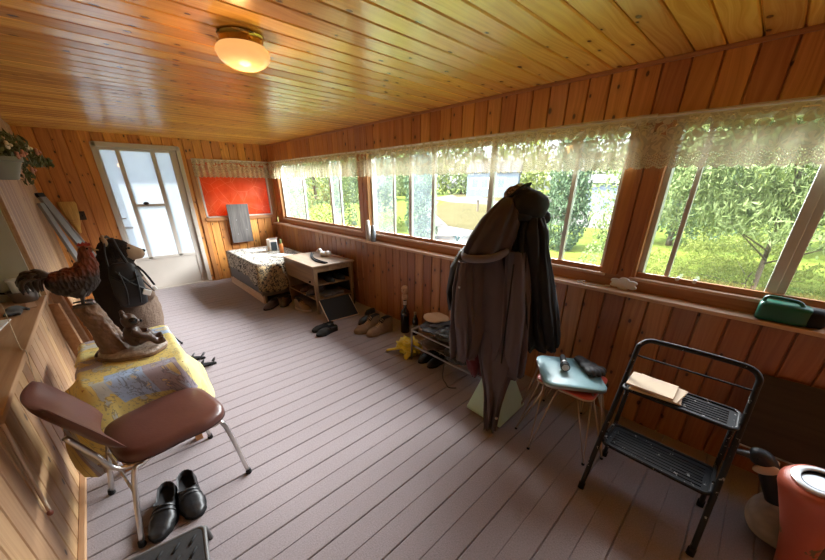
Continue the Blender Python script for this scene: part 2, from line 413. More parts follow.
st(MB().bb((XL - 0.0, YB, 0.0), (XL + 0.028, 6.5, 0.022)).build('baseboard_left', M['ledge'], bevel=0.004), 'pale wood strip along the foot of the left wall', 'baseboard')
rc = MB().bb((XL - RD - 0.04, YB, 0.4), (XL - RD - 0.0, RY + 0.1, 2.2)).build('window_5', M['sage'])
st(rc, 'pale closed window set back behind the left ledge', 'window')
MB().bb((XL - RD, RY - 0.045, RZ0), (XL - 0.012, RY - 0.003, RZ1)).build('jamb', M['sage'], rc)
MB().bb((XL - RD, YB, RZ1 - 0.03), (XL - 0.012, RY - 0.003, RZ1 - 0.003)).build('jamb', M['sage'], rc)
for y in (RY - 0.03, 2.72, 1.84, 0.9):
    MB().bb((XL - RD, y - 0.028, RZ0), (XL - RD + 0.03, y + 0.028, RZ1)).build('sash', M['ledge'], rc, bevel=0.003)
for z in (RZ0 + 0.03, RZ1 - 0.03):
    MB().bb((XL - RD, YB, z - 0.03), (XL - RD + 0.028, RY, z + 0.03)).build('sash', M['ledge'], rc, bevel=0.003)
MB().bb((XL - 0.012, RY - 0.0, RZ0), (XL + 0.018, RY + 0.075, RZ1 + 0.07)).build('casing', M['ledge'], rc, bevel=0.003)

# windows of the right wall
XG = 2.635
def window(i, y0, y1, muls, label, knob=()):
    f = MB()
    for a, b in ((y0, y0 + 0.02), (y1 - 0.02, y1)): f.bb((XR + 0.005, a, ZS), (XR + 0.14, b, ZT))
    f.bb((XR + 0.005, y0, ZT - 0.02), (XR + 0.14, y1, ZT))
    root = st(f.build('window_%d' % i, M['trim_z'], bevel=0.002), label, 'window')
    MB().bb((XR - 0.005, y0 - 0.01, ZS - 0.02), (XR + 0.14, y1 + 0.01, ZS)).build('stool', M['sill'], root, bevel=0.004)
    fr = MB()
    for a, b in ((y0 + 0.02, y0 + 0.05), (y1 - 0.05, y1 - 0.02)): fr.bb((XG - 0.03, a, ZS), (XG + 0.04, b, ZT - 0.02))
    fr.bb((XG - 0.03, y0 + 0.02, ZS), (XG + 0.04, y1 - 0.02, ZS + 0.014)); fr.bb((XG - 0.03, y0 + 0.02, ZT - 0.05), (XG + 0.04, y1 - 0.02, ZT - 0.02))
    fr.build('frame', M['alu'], root, bevel=0.002)
    for y, wd, dx in muls:
        MB().bb((XG - 0.024 + dx, y - wd / 2, ZS + 0.02), (XG + 0.006 + dx, y + wd / 2, ZT - 0.045)).build('mullion', M['alu'], root, bevel=0.003)
    # lower sash rail of wood
    MB().bb((XG - 0.052, y0 + 0.022, ZS + 0.0), (XG - 0.031, y1 - 0.022, ZS + 0.034)).build('sash_rail', M['trim_y'], root)
    ys = [y0 + 0.04] + sorted(m[0] for m in muls) + [y1 - 0.04]
    for k, (a, b) in enumerate(zip(ys, ys[1:])):
        scr = (i, k) in ((1, 1), (1, 3), (2, 3), (2, 5))
        p_ = MB().bb((XG + 0.012, a, ZS + 0.02), (XG + 0.015, b, ZT - 0.045)).build('screen' if scr else 'pane', M['screen'] if scr else M['glass'], root)
    for y in knob: MB().tube([(XG - 0.055, y, ZS + 0.03), (XG - 0.03, y, ZS + 0.03)], 0.012, 10).build('latch', M['white_pl'], root)
    return root
window(1, *WIN[0], [(5.43, 0.035, 0.0), (4.55, 0.045, 0.0), (4.31, 0.03, 0.012)], 'far three part slider window in the corner beside the orange sheet')
window(2, *WIN[1], [(3.12, 0.025, 0.012), (2.815, 0.045, 0.0), (2.468, 0.035, 0.0), (1.763, 0.05, 0.0), (1.053, 0.03, 0.0)], 'long middle window behind the coats', ())
window(3, *WIN[2], [(0.35, 0.026, 0.0), (-0.125, 0.045, 0.0), (-0.165, 0.035, 0.012), (-0.9, 0.04, 0.0)], 'near window above the green jug', (0.285, 0.2))

# glazed aluminium storm door
dr = MB()
yd0, yd1 = YF - 0.02, YF + 0.09
dr.bb((DX0 - 0.012, yd0, 0), (DX0 + 0.045, yd1, DZ)); dr.bb((DX1 - 0.045, yd0, 0), (DX1 + 0.012, yd1, DZ)); dr.bb((DX0, yd0, DZ - 0.05), (DX1, yd1, DZ + 0.012))
dr.bb((DX0, yd0, 0), (DX1, yd1, 0.02))
door = st(dr.build('door_1', M['white'], bevel=0.004), 'pale aluminium door with tall frosted glass strips', 'door')
def dbox(nm, x0, x1, z0, z1, m='white', y0=YF + 0.012, y1=YF + 0.045, **k):
    return MB().bb((x0, y0, z0), (x1, y1, z1)).build(nm, M[m], door, bevel=0.004, **k)
dbox('stile', DX0 + 0.045, 0.252, 0.02, DZ - 0.05); dbox('stile', 1.055, DX1 - 0.045, 0.02, DZ - 0.05)
dbox('stile', 0.418, 0.468, 0.5, 2.05); dbox('stile', 0.818, 0.872, 0.5, 2.05)
dbox('rail', 0.252, 1.055, 2.045, DZ - 0.05); dbox('rail', 0.252, 1.055, 0.49, 0.535)
dbox('rail', 0.468, 0.818, 1.29, 1.325); dbox('kick_panel', 0.252, 1.055, 0.02, 0.49, y0=YF + 0.02)
for a, b, z0, z1 in ((0.252, 0.418, 0.535, 2.045), (0.468, 0.818, 0.535, 1.29), (0.468, 0.818, 1.325, 2.045), (0.872, 1.055, 0.535, 2.045)):
    dbox('pane', a, b, z0, z1, 'frost', YF + 0.026, YF + 0.030)
MB().ell((0.59, YF + 0.0, 1.335), (0.035, 0.02, 0.022)).build('latch_knob', M['rubber'], door, smooth=180)
hd = MB(); hd.box((0.235, YF - 0.01, 1.13), (0.03, 0.03, 0.05)); hd.tube([(0.24, YF - 0.015, 1.13), (0.30, YF - 0.04, 1.135)], 0.008); hd.build('handle', M['alu'], door)
MB().tube(smoothpts([(0.255, YF + 0.005, 1.0), (0.30, YF - 0.025, 1.01), (0.345, YF - 0.025, 1.0), (0.30, YF - 0.025, 0.985), (0.255, YF + 0.005, 1.0)], 5), 0.006).build('pull_ring', M['alu'], door, smooth=180)
# orange sheet window
wf = MB()
for x in (OX0, OX1 - 0.03): wf.bb((x, YF - 0.005, OZ0), (x + 0.03, YF + 0.1, OZ1))
wf.bb((OX0, YF - 0.005, OZ0), (OX1, YF + 0.1, OZ0 + 0.02)); wf.bb((OX0, YF - 0.005, OZ1 - 0.03), (OX1, YF + 0.1, OZ1))
w4 = st(wf.build('window_4', M['white'], bevel=0.003), 'end wall window hidden behind an orange sheet', 'window')
MB().bb((OX0, YF + 0.06, OZ0), (OX1, YF + 0.063, OZ1)).build('pane', M['glass'], w4)

# ------------------------------------------------------------------ outdoors
GZ = -0.5
def groundmat(name, a, b, c, sc=0.6):
    g = G(name); o = g.coord()
    f = g.noise(o, sc, 5, 0.65); f2 = g.noise(o, 9, 4, 0.7)
    g.col(g.mix(g.math('MULTIPLY', f2, 0.8), g.ramp(f, [(0.35, a), (0.65, b)]), c)); g.p(rough=0.95, spec=0.05); g.bump(f2, 0.6, 0.05); return g.m
M['grass'] = groundmat('lawn_grass', (0.095, 0.145, 0.026), (0.16, 0.19, 0.036), (0.055, 0.09, 0.016))
M['tan'] = groundmat('dry_grass', (0.085, 0.072, 0.036), (0.115, 0.098, 0.052), (0.060, 0.060, 0.024))
M['gravel'] = groundmat('pale_gravel', (0.13, 0.127, 0.12), (0.16, 0.155, 0.148), (0.11, 0.107, 0.10))
st(MB().bb((2.7, -60, GZ - 0.1), (160, 160, GZ)).build('ground', M['grass']), 'bright green lawn outside the windows', 'lawn')
st(MB().bb((-60, 6.7, GZ - 0.1), (2.7, 160, GZ)).build('ground', M['gravel']), 'pale ground outside the end door', 'ground')
def patch(name, pts, z, mat, label, cat):
    st(MB().prism(pts, GZ, GZ + z).build(name, mat), label, cat)
patch('driveway', [(6.6, 5.2), (9.0, 5.2), (13.4, 8.0), (14.5, 12.0), (22, 21), (34, 31), (33, 34), (20, 21), (12.0, 12.0), (8.6, 8.6)], 0.02, M['gravel'], 'pale gravel driveway outside the middle window', 'driveway')
patch('driveway', [(19, 5.5), (60, 8), (90, 70), (42, 40), (33.5, 28), (31.5, 16), (19, 8.4)], 0.025, M['gravel'], 'white gravel road beyond the dry grass', 'road')
patch('verge', [(13.2, 8.6), (17, 8.4), (32, 17), (34, 30), (22, 21), (14.0, 12.0)], 0.05, M['tan'], 'strip of dry grass between driveway and road', 'verge')
patch('verge', [(42, 27), (60, 25), (80, 70), (46, 37)], 0.05, M['tan'], 'yellow grass in front of the far house', 'verge')
M['leaf_a'] = leafmat('leaf_green', (0.085, 0.145, 0.045), (0.20, 0.25, 0.095))
M['leaf_b'] = leafmat('leaf_cedar', (0.045, 0.095, 0.048), (0.09, 0.15, 0.075), 0.2)
M['leaf_c'] = leafmat('leaf_yellow', (0.15, 0.22, 0.045), (0.26, 0.29, 0.060))
M['bark'] = timber('bark', (0.16, 0.13, 0.10), (0.06, 0.045, 0.035), 2, 0.9, 0.3, 0.6)
def leaves(mb, blobs, n, size, elong=1.0, droop=0.0, rng=None):
    rng = rng or random
    vol = [r[0] * r[1] * r[2] for c, r in blobs]; tot = sum(vol)
    for (c, r), v in zip(blobs, vol):
        for _ in range(int(n * v / tot)):
            while True:
                p = Vector((rng.uniform(-1, 1), rng.uniform(-1, 1), rng.uniform(-1, 1)))
                if 0.25 < p.length < 1 and rng.random() < p.length ** 1.5: break
            q = Vector((c[0] + p.x * r[0], c[1] + p.y * r[1], c[2] + p.z * r[2]))
            q += Vector((nz(q.x * 2, q.y * 2, q.z * 2), nz(q.y * 2, q.z * 2, q.x * 2), nz(q.z * 2 + 9, q.x * 2, q.y * 2))) * r[0] * 0.25
            E_ = Euler((rng.uniform(0, 6.3), rng.uniform(0, 6.3), rng.uniform(0, 6.3))).to_matrix()
            a = E_ @ Vector((1, 0, 0)); b = E_ @ Vector((0, 1, 0))
            if droop: a = (a + Vector((0, 0, -droop))).normalized()
            s_ = size * rng.uniform(0.6, 1.3)
            mb.add([q - a * s_ * elong, q - b * s_ * 0.5, q + a * s_ * elong, q + b * s_ * 0.5], [(0, 1, 2, 3)])
    return mb
def tree(name, label, base, blobs, n, size, mat, trunk=0.09, group=None, elong=1.0, droop=0.0, cat='tree'):
    t = thing(name, label, cat, (base[0], base[1], GZ), 0, group)
    zt = max(c[2] for c, r in blobs)
    tr = MB().tube(smoothpts([(base[0], base[1], GZ), (base[0] + 0.05, base[1] + 0.04, lerp(GZ, zt, 0.5)), (base[0], base[1], zt)], 4), [trunk * (1 - 0.07 * i) for i in range(9)], 8)
    for c, r in blobs:
        tr.tube([(base[0], base[1], lerp(GZ, c[2], 0.5)), (c[0], c[1], c[2])], [trunk * 0.4, trunk * 0.15], 5)
    tr.build('trunk', M['bark'], t, smooth=180)
    leaves(MB(), blobs, n, size, elong, droop).build('foliage', mat, t, fix=False)
    return t
def B(*l): return [((a, b, c), (r, r2, r3)) for a, b, c, r, r2, r3 in l]
tree('leafy_tree', 'broad leafy tree outside the far corner window', (6.3, 12.2), B((6.3, 12.2, 1.6, 1.5, 1.5, 1.4), (5.4, 11.6, 0.6, 0.9, 0.9, 0.9), (7.2, 12.4, 0.4, 1.0, 1.0, 1.0), (6.2, 12, 3.0, 1.2, 1.2, 1.0)), 9000, 0.06, M['leaf_a'])
tree('leafy_tree', 'yellow green bush in the middle of the far corner window', (5.0, 9.3), B((5.0, 9.3, 0.35, 0.55, 0.6, 0.75), (5.5, 9.6, 0.1, 0.5, 0.5, 0.55)), 2200, 0.055, M['leaf_c'], 0.04, cat='bush')
tree('leafy_tree', 'shade tree seen through left panes of middle window', (11.0, 14.4), B((11.0, 14.4, 2.2, 1.6, 1.8, 1.5), (10.3, 13.9, 1.2, 1.0, 1.0, 0.9), (11.6, 15.2, 0.9, 1.1, 1.1, 1.2), (9.8, 15, 2.6, 1.5, 1.5, 1.2)), 5200, 0.10, M['leaf_a'], 0.12)
tree('leafy_tree', 'pale bush below the shade tree by the driveway', (10.2, 12.6), B((10.2, 12.6, 0.0, 0.8, 0.8, 0.45),), 1100, 0.06, M['leaf_c'], 0.03, cat='bush')
tree('cedar', 'columnar cedar left of the driveway', (9.55, 9.75), B((9.55, 9.75, 0.6, 0.62, 0.62, 1.2), (9.5, 9.75, 2.0, 0.55, 0.55, 1.6), (9.6, 9.6, -0.1, 0.6, 0.6, 0.5)), 6000, 0.05, M['leaf_b'], 0.08, elong=1.5, droop=-0.8)
tree('cedar', 'columnar cedar seen right behind the black cap', (11.6, 4.75), B((11.6, 4.75, 0.6, 0.75, 0.75, 1.3), (11.6, 4.75, 2.0, 0.65, 0.65, 1.6)), 6000, 0.055, M['leaf_b'], 0.08, elong=1.5, droop=-0.8)
tree('birch_tree', 'light leafy birch beside the post right of the coats', (6.7, 1.75), B((6.7, 1.72, 1.3, 0.65, 0.55, 0.7), (6.6, 1.85, 0.4, 0.45, 0.4, 0.5), (6.9, 1.4, 2.1, 0.8, 0.7, 0.7)), 4800, 0.032, M['leaf_a'], 0.05)
tree('low_shrub', 'low pale shrub on the lawn under the birch', (6.4, 2.05), B((6.4, 2.05, -0.32, 0.55, 0.35, 0.22),), 900, 0.045, M['leaf_a'], 0.02, cat='shrub')
tree('drooping_tree', 'large drooping tree filling the near window', (9.2, -0.2), B((9.2, 0.2, 1.95, 1.7, 1.5, 1.0), (8.6, 1.1, 1.35, 0.8, 0.6, 0.65), (9.0, -1.6, 1.7, 1.4, 1.3, 1.0), (8.3, -0.1, 1.15, 0.9, 0.8, 0.40), (9.0, 0.2, 3.2, 2.0, 2.2, 1.0), (8.4, -1.2, 0.9, 0.7, 0.5, 0.5), (8.9, 1.5, 2.4, 0.9, 0.7, 0.9), (8.2, 0.5, 1.05, 0.8, 0.6, 0.35), (8.8, -2.8, 2.0, 1.4, 1.2, 1.4)), 60000, 0.027, M['leaf_a'], 0.045, elong=2.6, droop=0.35)
tree('drooping_tree', 'yellow green shrubs on the lawn beyond the near window', (9.9, -0.1), B((9.4, 0.35, -0.28, 0.8, 0.7, 0.25), (10.3, -0.9, -0.22, 0.9, 0.8, 0.32), (10.0, 1.5, -0.26, 0.8, 0.6, 0.28), (12.5, 0.4, -0.1, 1.2, 1.2, 0.5)), 9000, 0.032, M['leaf_c'], 0.02, cat='shrub')
tree('garden_tree', 'dense garden tree behind the drooping tree, left side', (15.5, 2.3), B((15.5, 2.3, 1.6, 1.7, 1.5, 1.5), (15.2, 2.6, 3.4, 1.5, 1.4, 1.3), (15.3, 1.6, 0.5, 1.3, 1.2, 0.8)), 9000, 0.07, M['leaf_b'], 0.1)
tree('garden_tree', 'dense garden tree behind the drooping tree, middle', (16.5, -1.0), B((16.5, -1.0, 1.8, 2.0, 1.9, 1.7), (16.2, -0.8, 3.9, 1.7, 1.7, 1.4), (16.2, -0.9, 0.4, 1.6, 1.7, 0.8)), 9000, 0.07, M['leaf_a'], 0.1)
tree('garden_tree', 'dense garden tree behind the drooping tree, right side', (16.0, -4.6), B((16.0, -4.6, 1.8, 2.0, 1.9, 1.8), (16.2, -4.5, 3.9, 1.7, 1.7, 1.4)), 8000, 0.07, M['leaf_a'], 0.1)
for k, (x, y, r) in enumerate(((60, 62, 6), (66, 53, 6), (48, 55, 5), (70, 40, 6), (66, 24, 6), (46, 8, 5), (40, 2, 5), (36, -6, 5), (30, 44, 4.5), (24, 40, 4))):
    tree('background_tree', ['far tree left of the distant house', 'far tree just behind the distant house', 'far tree above the gravel mound', 'far tree right of the distant house', 'far tree behind the road bend', 'far tree left of the pale shed', 'far tree behind the pale shed', 'far tree right of the pale shed', 'far tree at the end of the driveway', 'far tree behind the left cedar'][k],
         (x, y), B((x, y, r * 0.9, r, r, r * 1.15), (x + 1, y - r * 0.7, r * 0.5, r * 0.7, r * 0.7, r * 0.8)), 2600, r * 0.075, M['leaf_a' if k % 3 else 'leaf_c'], 0.25, 'trees beyond the road')
M['siding'] = plain('pale_siding', (0.105, 0.135, 0.175), 0.7, 0, 0.05)
M['roof_sh'] = plain('grey_shingle', (0.12, 0.12, 0.13), 0.9)
def house(name, label, c, rz, d, roof, wins, cat='house'):
    t = thing(name, label, cat, (c[0], c[1], GZ), rz)
    R_ = lambda v: Matrix.Rotation(rz, 3, 'Z') @ Vector(v) + Vector((c[0], c[1], GZ))
    x, y, z = d
    def bx(a, b): m = MB().bb(a, b); m.v = [R_(v) for v in m.v]; return m
    bx((-x / 2, -y / 2, 0), (x / 2, y / 2, z)).build('wall', M['siding'], t)
    m = MB().loft([[(-x / 2 - 0.3, -y / 2 - 0.3, z), (-x / 2 - 0.3, y / 2 + 0.3, z), (-x / 2 - 0.3, 0, z + roof)], [(x / 2 + 0.3, -y / 2 - 0.3, z), (x / 2 + 0.3, y / 2 + 0.3, z), (x / 2 + 0.3, 0, z + roof)]])
    m.v = [R_(v) for v in m.v]; m.build('roof', M['roof_sh'], t)
    for (a, b, cz, dz) in wins:
        f = bx((a - 0.15, -y / 2 - 0.06, cz - 0.15), (b + 0.15, -y / 2 - 0.01, dz + 0.15)).build('window', M['white_pl'], t)
        bx((a, -y / 2 - 0.09, cz), (b, -y / 2 - 0.05, dz)).build('pane', M['glassdark'], f)
M['glassdark'] = plain('dark_house_glass', (0.10, 0.13, 0.16), 0.1)
house('house', 'pale blue distant house across the road', (56.5, 37.5), radians(-63), (9, 7, 4.2), 2.2, [(-3.6, -2.4, 1.6, 3.2), (-1.9, -0.7, 1.6, 3.2), (1.0, 2.2, 1.6, 3.2)])
house('shed', 'pale shed beyond the lawn left of the birch', (33, 9.6), radians(-75), (4.2, 4, 2.3), 0.7, [], 'shed')
m = MB().ell((40, 30.4, GZ), (2.6, 3.6, 0.55), None, 20, 10); tag(m.build('gravel_mound', M['gravel'], smooth=180), 'low pale gravel mound across the driveway', 'mound')
t = thing('mailbox', 'grey mailbox on a post by the road', 'mailbox', (23.5, 17.0, GZ))
MB().bb((23.44, 16.94, GZ), (23.56, 17.06, GZ + 0.95)).build('post', M['bark'], t)
m = MB().prism([(-0.12, 0), (0.12, 0), (0.12, 0.14), (0.07, 0.24), (-0.07, 0.24), (-0.12, 0.14)], -0.25, 0.25, Matrix.Rotation(radians(90), 3, 'X'))
m.move(Matrix.Translation((23.5, 17, GZ + 0.95)) @ Matrix.Rotation(0.6, 4, 'Z')); m.build('box', M['alu_dark'], t)

# ------------------------------------------------------------------ ceiling light
g = G('opal_glass'); lw_ = g.n('ShaderNodeLayerWeight', {0: 0.4}).outputs[1]
g.col((0.5, 0.34, 0.22)); g.p(rough=0.2)
g.set(g.b.inputs['Emission Color'], (1.0, 0.50, 0.16)); g.set(g.b.inputs['Emission Strength'], 0.16)
M['opal'] = g.m
LX, LY = 0.722, 1.965
t = thing('ceiling_light', 'round opal glass ceiling lamp on a brass base', 'ceiling light', (LX, LY, ZC))
MB().lathe([(0.098, 0), (0.103, -0.006), (0.098, -0.012), (0.096, -0.022), (0.094, -0.04), (0.099, -0.045), (0.06, -0.046)], 40, (LX, LY, ZC)).build('base', M['brass'], t, smooth=50)
MB().lathe([(0.086, -0.042), (0.108, -0.047), (0.119, -0.060), (0.121, -0.073), (0.112, -0.096), (0.092, -0.115), (0.062, -0.129), (0.03, -0.136), (0.002, -0.138)], 40, (LX, LY, ZC)).build('glass_bowl', M['opal'], t, smooth=180)
for k in range(3):
    a = k * 2.094 + 0.6; MB().tube([(LX + 0.09 * cos(a), LY + 0.09 * sin(a), ZC - 0.032), (LX + 0.108 * cos(a), LY + 0.108 * sin(a), ZC - 0.032)], 0.006, 8).build('screw', M['brass'], t)
ld = bpy.data.lights.new('bulb', 'POINT'); ld.energy = 0.9; ld.color = (1.0, 0.48, 0.17); ld.shadow_soft_size = 0.05
lo = bpy.data.objects.new('bulb', ld); COL.objects.link(lo); lo.location = (LX, LY, ZC - 0.23)

# ------------------------------------------------------------------ lace valances
def lacemat(name, c, dens):
    """lace in bands: scalloped eyelet edge, arcs, fine net, a row of flowers with open holes, header"""
    g = G(name); uv = g.xyz(g.coord('UV')); u, v = uv[0], uv[1]
    p = g.vec(u, v, 0)
    def between(x, lo, hi): return g.math('MULTIPLY', g.math('GREATER_THAN', x, lo), g.math('LESS_THAN', x, hi))
    sc = g.math('ABSOLUTE', g.math('SINE', g.math('MULTIPLY', u, pi / 0.0775)))            # 0 at the scallop joints
    arcv = g.math('ADD', v, g.math('MULTIPLY', sc, 0.022))
    arcs = g.math('LESS_THAN', g.math('FRACT', g.math('DIVIDE', arcv, 0.021)), 0.48)
    dots = g.n('ShaderNodeTexVoronoi', {'Vector': p, 'Scale': 75.0, 'Randomness': 0.15}, voronoi_dimensions='2D').outputs['Distance']
    eye = g.math('LESS_THAN', dots, 0.24)
    petals = g.n('ShaderNodeTexVoronoi', {'Vector': g.vec(g.math('MULTIPLY', u, 0.8), v, 0), 'Scale': 21.0, 'Randomness': 0.7}, voronoi_dimensions='2D').outputs['Distance']
    fl = g.math('FRACT', g.math('MULTIPLY', petals, 2.3))
    flower = g.math('LESS_THAN', fl, 0.52)
    hole = g.math('GREATER_THAN', petals, 0.50)
    vine = g.math('LESS_THAN', g.math('ABSOLUTE', g.math('SUBTRACT', g.noise(g.vec(g.math('MULTIPLY', u, 13), g.math('MULTIPLY', v, 17), 0), 1.0, 1, 0.5, 1.0), 0.5)), 0.05)
    a = g.math('ADD', 0.64, g.math('MULTIPLY', vine, 0.30))
    a = g.math('MAXIMUM', a, g.math('MULTIPLY', between(v, 0.0, 0.085), g.math('MULTIPLY_ADD', arcs, 0.34, 0.60)))
    a = g.math('SUBTRACT', a, g.math('MULTIPLY', between(v, 0.0, 0.075), g.math('MULTIPLY', eye, 0.55)))
    b1 = between(v, 0.175, 0.250)
    a = g.math('MAXIMUM', a, g.math('MULTIPLY', b1, g.math('MULTIPLY', flower, 0.97)))
    a = g.math('SUBTRACT', a, g.math('MULTIPLY', b1, g.math('MULTIPLY', hole, 0.62)))
    a = g.math('MAXIMUM', a, g.math('MULTIPLY', g.math('GREATER_THAN', v, 0.262), 0.90))
    a = g.math('MINIMUM', g.math('MAXIMUM', a, 0.10), 0.97)
    g.col(c); g.p(rough=0.9)
    tr = g.n('ShaderNodeBsdfTranslucent', {'Color': c}); df = g.n('ShaderNodeBsdfDiffuse', {'Color': c})
    mx = g.n('ShaderNodeMixShader', {0: 0.11, 1: df.outputs[0], 2: tr.outputs[0]})
    tp = g.n('ShaderNodeBsdfTransparent', {})
    m2 = g.n('ShaderNodeMixShader', {0: a, 1: tp.outputs[0], 2: mx.outputs[0]})
    g.t.links.new(m2.outputs[0], g.out.inputs[0]); return g.m
M['lace'] = lacemat('cream_lace', (0.60, 0.55, 0.39), 1.0)
def valance(label, a, b, axis, plane, ztop, zbot, per=0.085, amp=0.014, seed=0.0, rodext=0.0):
    mb = MB(); mb.uv = []; L = b - a; n = int(L / 0.006); rows = 12
    t = thing('lace_valance', label, 'valance', (plane, (a + b) / 2, zbot) if axis == 'y' else ((a + b) / 2, plane, zbot))
    for i in range(n + 1):
        s = L * i / n
        ph = 2 * pi * s / per + 1.6 * nz(s * 2.3, seed) * 2
        sc = 0.016 * abs(sin(pi * s / 0.062)) + 0.006 * nz(s * 3, seed + 4)
        for j in range(rows + 1):
            v = j / rows; z = lerp(zbot + 0.016 - sc, ztop, v)
            d = amp * (0.55 + 0.75 * (1 - v)) * sin(ph + 0.5 * nz(v * 2, s * 4, seed)) + 0.006 * nz(s * 9, v * 3, seed) - 0.008 * (1 - v)
            if v > 0.9: d *= 0.6
            mb.v.append(Vector((plane + d, a + s, z)) if axis == 'y' else Vector((a + s, plane + d, z)))
            mb.uv.append((s * 1.25 + seed, v * (ztop - zbot)))
    for i in range(n):
        for j in range(rows):
            q = i * (rows + 1) + j; mb.f.append([q, q + rows + 1, q + rows + 2, q + 1]); mb.mi.append(0)
    mb.build('lace', M['lace'], t, smooth=180)
    p0, p1 = (a - rodext, b + rodext)
    pts = [(plane, p0, ztop - 0.012), (plane, p1, ztop - 0.012)] if axis == 'y' else [(p0, plane, ztop - 0.012), (p1, plane, ztop - 0.012)]
    MB().tube(pts, 0.006, 8).build('rod', M['white_pl'], t, smooth=180)
valance('short lace valance above the orange covered window', 1.31, 2.50, 'x', YF - 0.045, 1.985, 1.71, seed=1.3)
valance('lace valance over the far corner window', 3.86, 6.52, 'y', XR - 0.04, 1.985, 1.70, seed=2.1)
valance('long lace valance above the coats', 0.60, 3.98, 'y', XR - 0.055, 1.98, 1.69, seed=3.7, per=0.10)
valance('lace valance over the near window above green jug', -1.8, 0.70, 'y', XR - 0.040, 1.975, 1.69, seed=5.2, per=0.16, amp=0.011)

# orange sheet
g = G('orange_sheet'); o_ = g.coord(); f = g.noise(o_, 6, 5, 0.6, 1.0); f2 = g.n('ShaderNodeTexVoronoi', {'Vector': o_, 'Scale': 5.0}, feature='DISTANCE_TO_EDGE').outputs[0]
cr = g.math('LESS_THAN', f2, 0.012)
cc = g.mix(g.math('MULTIPLY', cr, 0.5), g.mix(f, (0.55, 0.085, 0.014), (0.66, 0.13, 0.026)), (0.75, 0.30, 0.14))
g.col(cc); g.p(rough=0.4); g.bump(f, 0.5, 0.02)
tr = g.n('ShaderNodeBsdfTranslucent', {'Color': cc}); mx = g.n('ShaderNodeMixShader', {0: 0.5, 1: g.b.outputs[0], 2: tr.outputs[0]}); g.t.links.new(mx.outputs[0], g.out.inputs[0])
mb = MB(); nx, nzz = 40, 30
for i in range(nx + 1):
    for j in range(nzz + 1):
        x = lerp(OX0 + 0.012, OX1 - 0.012, i / nx); z = lerp(OZ0 + 0.012, OZ1 - 0.02, j / nzz)
        mb.v.append(Vector((x, YF + 0.03 + 0.008 * nz(x * 4, z * 4) + 0.004 * nz(x * 13, z * 9), z)))
for i in range(nx):
    for j in range(nzz):
        q = i * (nzz + 1) + j; mb.f.append([q, q + 1, q + nzz + 2, q + nzz + 1]); mb.mi.append(0)
tag(mb.build('plastic_sheet', g.m, smooth=180, solid=0.003), 'bright orange crinkled sheet covering the end wall window', 'sheet')

# switch plate
t = thing('light_switch', 'dark brown switch plate on the end wall left of door', 'light switch', (-0.18, YF, 1.2))
MB().box((-0.18, YF - 0.005, 1.2), (0.115, 0.01, 0.115)).build('plate', plain('brown_bakelite', (0.03, 0.016, 0.010), 0.3), t, bevel=0.004)
for dx in (-0.025, 0.025): MB().box((-0.18 + dx, YF - 0.014, 1.2), (0.012, 0.016, 0.025)).build('toggle', M['rubber'], t)
MB().box((-0.265, YF - 0.012, 1.21), (0.05, 0.02, 0.02)).build('cord_clip', M['white_pl'], t)

# ------------------------------------------------------------------ chair
M['vinyl'] = plain('brown_vinyl', (0.105, 0.038, 0.027), 0.36, 0, 0.25, 9, 0.08, 90)
t = thing('vinyl_chair', 'brown vinyl chair with chrome legs in front of the table', 'chair', (-0.05, 1.90, 0), radians(11))
def loc3(o, rz): return lambda x, y, z: Vector(o) + Matrix.Rotation(rz, 3, 'Z') @ Vector((x, y, z))
P = loc3((-0.05, 1.90, 0), radians(11))
def cushion(prof, outline):
    """rings: outline scaled by s at height z"""
    return MB().loft([[P(cx + (x - cx) * s, y * s, z + 0.03 * max(0, (cx - x)) * 0 + (0.014 if x > 0.15 else 0) * 0) for x, y in outline] for s, z in prof for cx in (0.03,)])
seat_o = [(0.03 + 0.24 * (abs(cos(a)) ** 0.55) * (1 if cos(a) > 0 else -1), (0.228 - 0.015 * (1 if cos(a) < 0 else 0)) * (abs(sin(a)) ** 0.5) * (1 if sin(a) > 0 else -1)) for a in [2 * pi * k / 40 for k in range(40)]]
m = cushion([(0.90, 0.402), (0.985, 0.405), (1.0, 0.418), (1.0, 0.438), (0.97, 0.455), (0.85, 0.466), (0.55, 0.471), (0.2, 0.470)], seat_o)
m.build('seat', M['vinyl'], t, smooth=50)
MB().loft([[P(0.03 + (x - 0.03) * 1.006, y * 1.006, z) for x, y in seat_o] for z in (0.408, 0.416)]).build('seat_piping', plain('dark_piping', (0.04, 0.015, 0.012), 0.4), t, smooth=60)
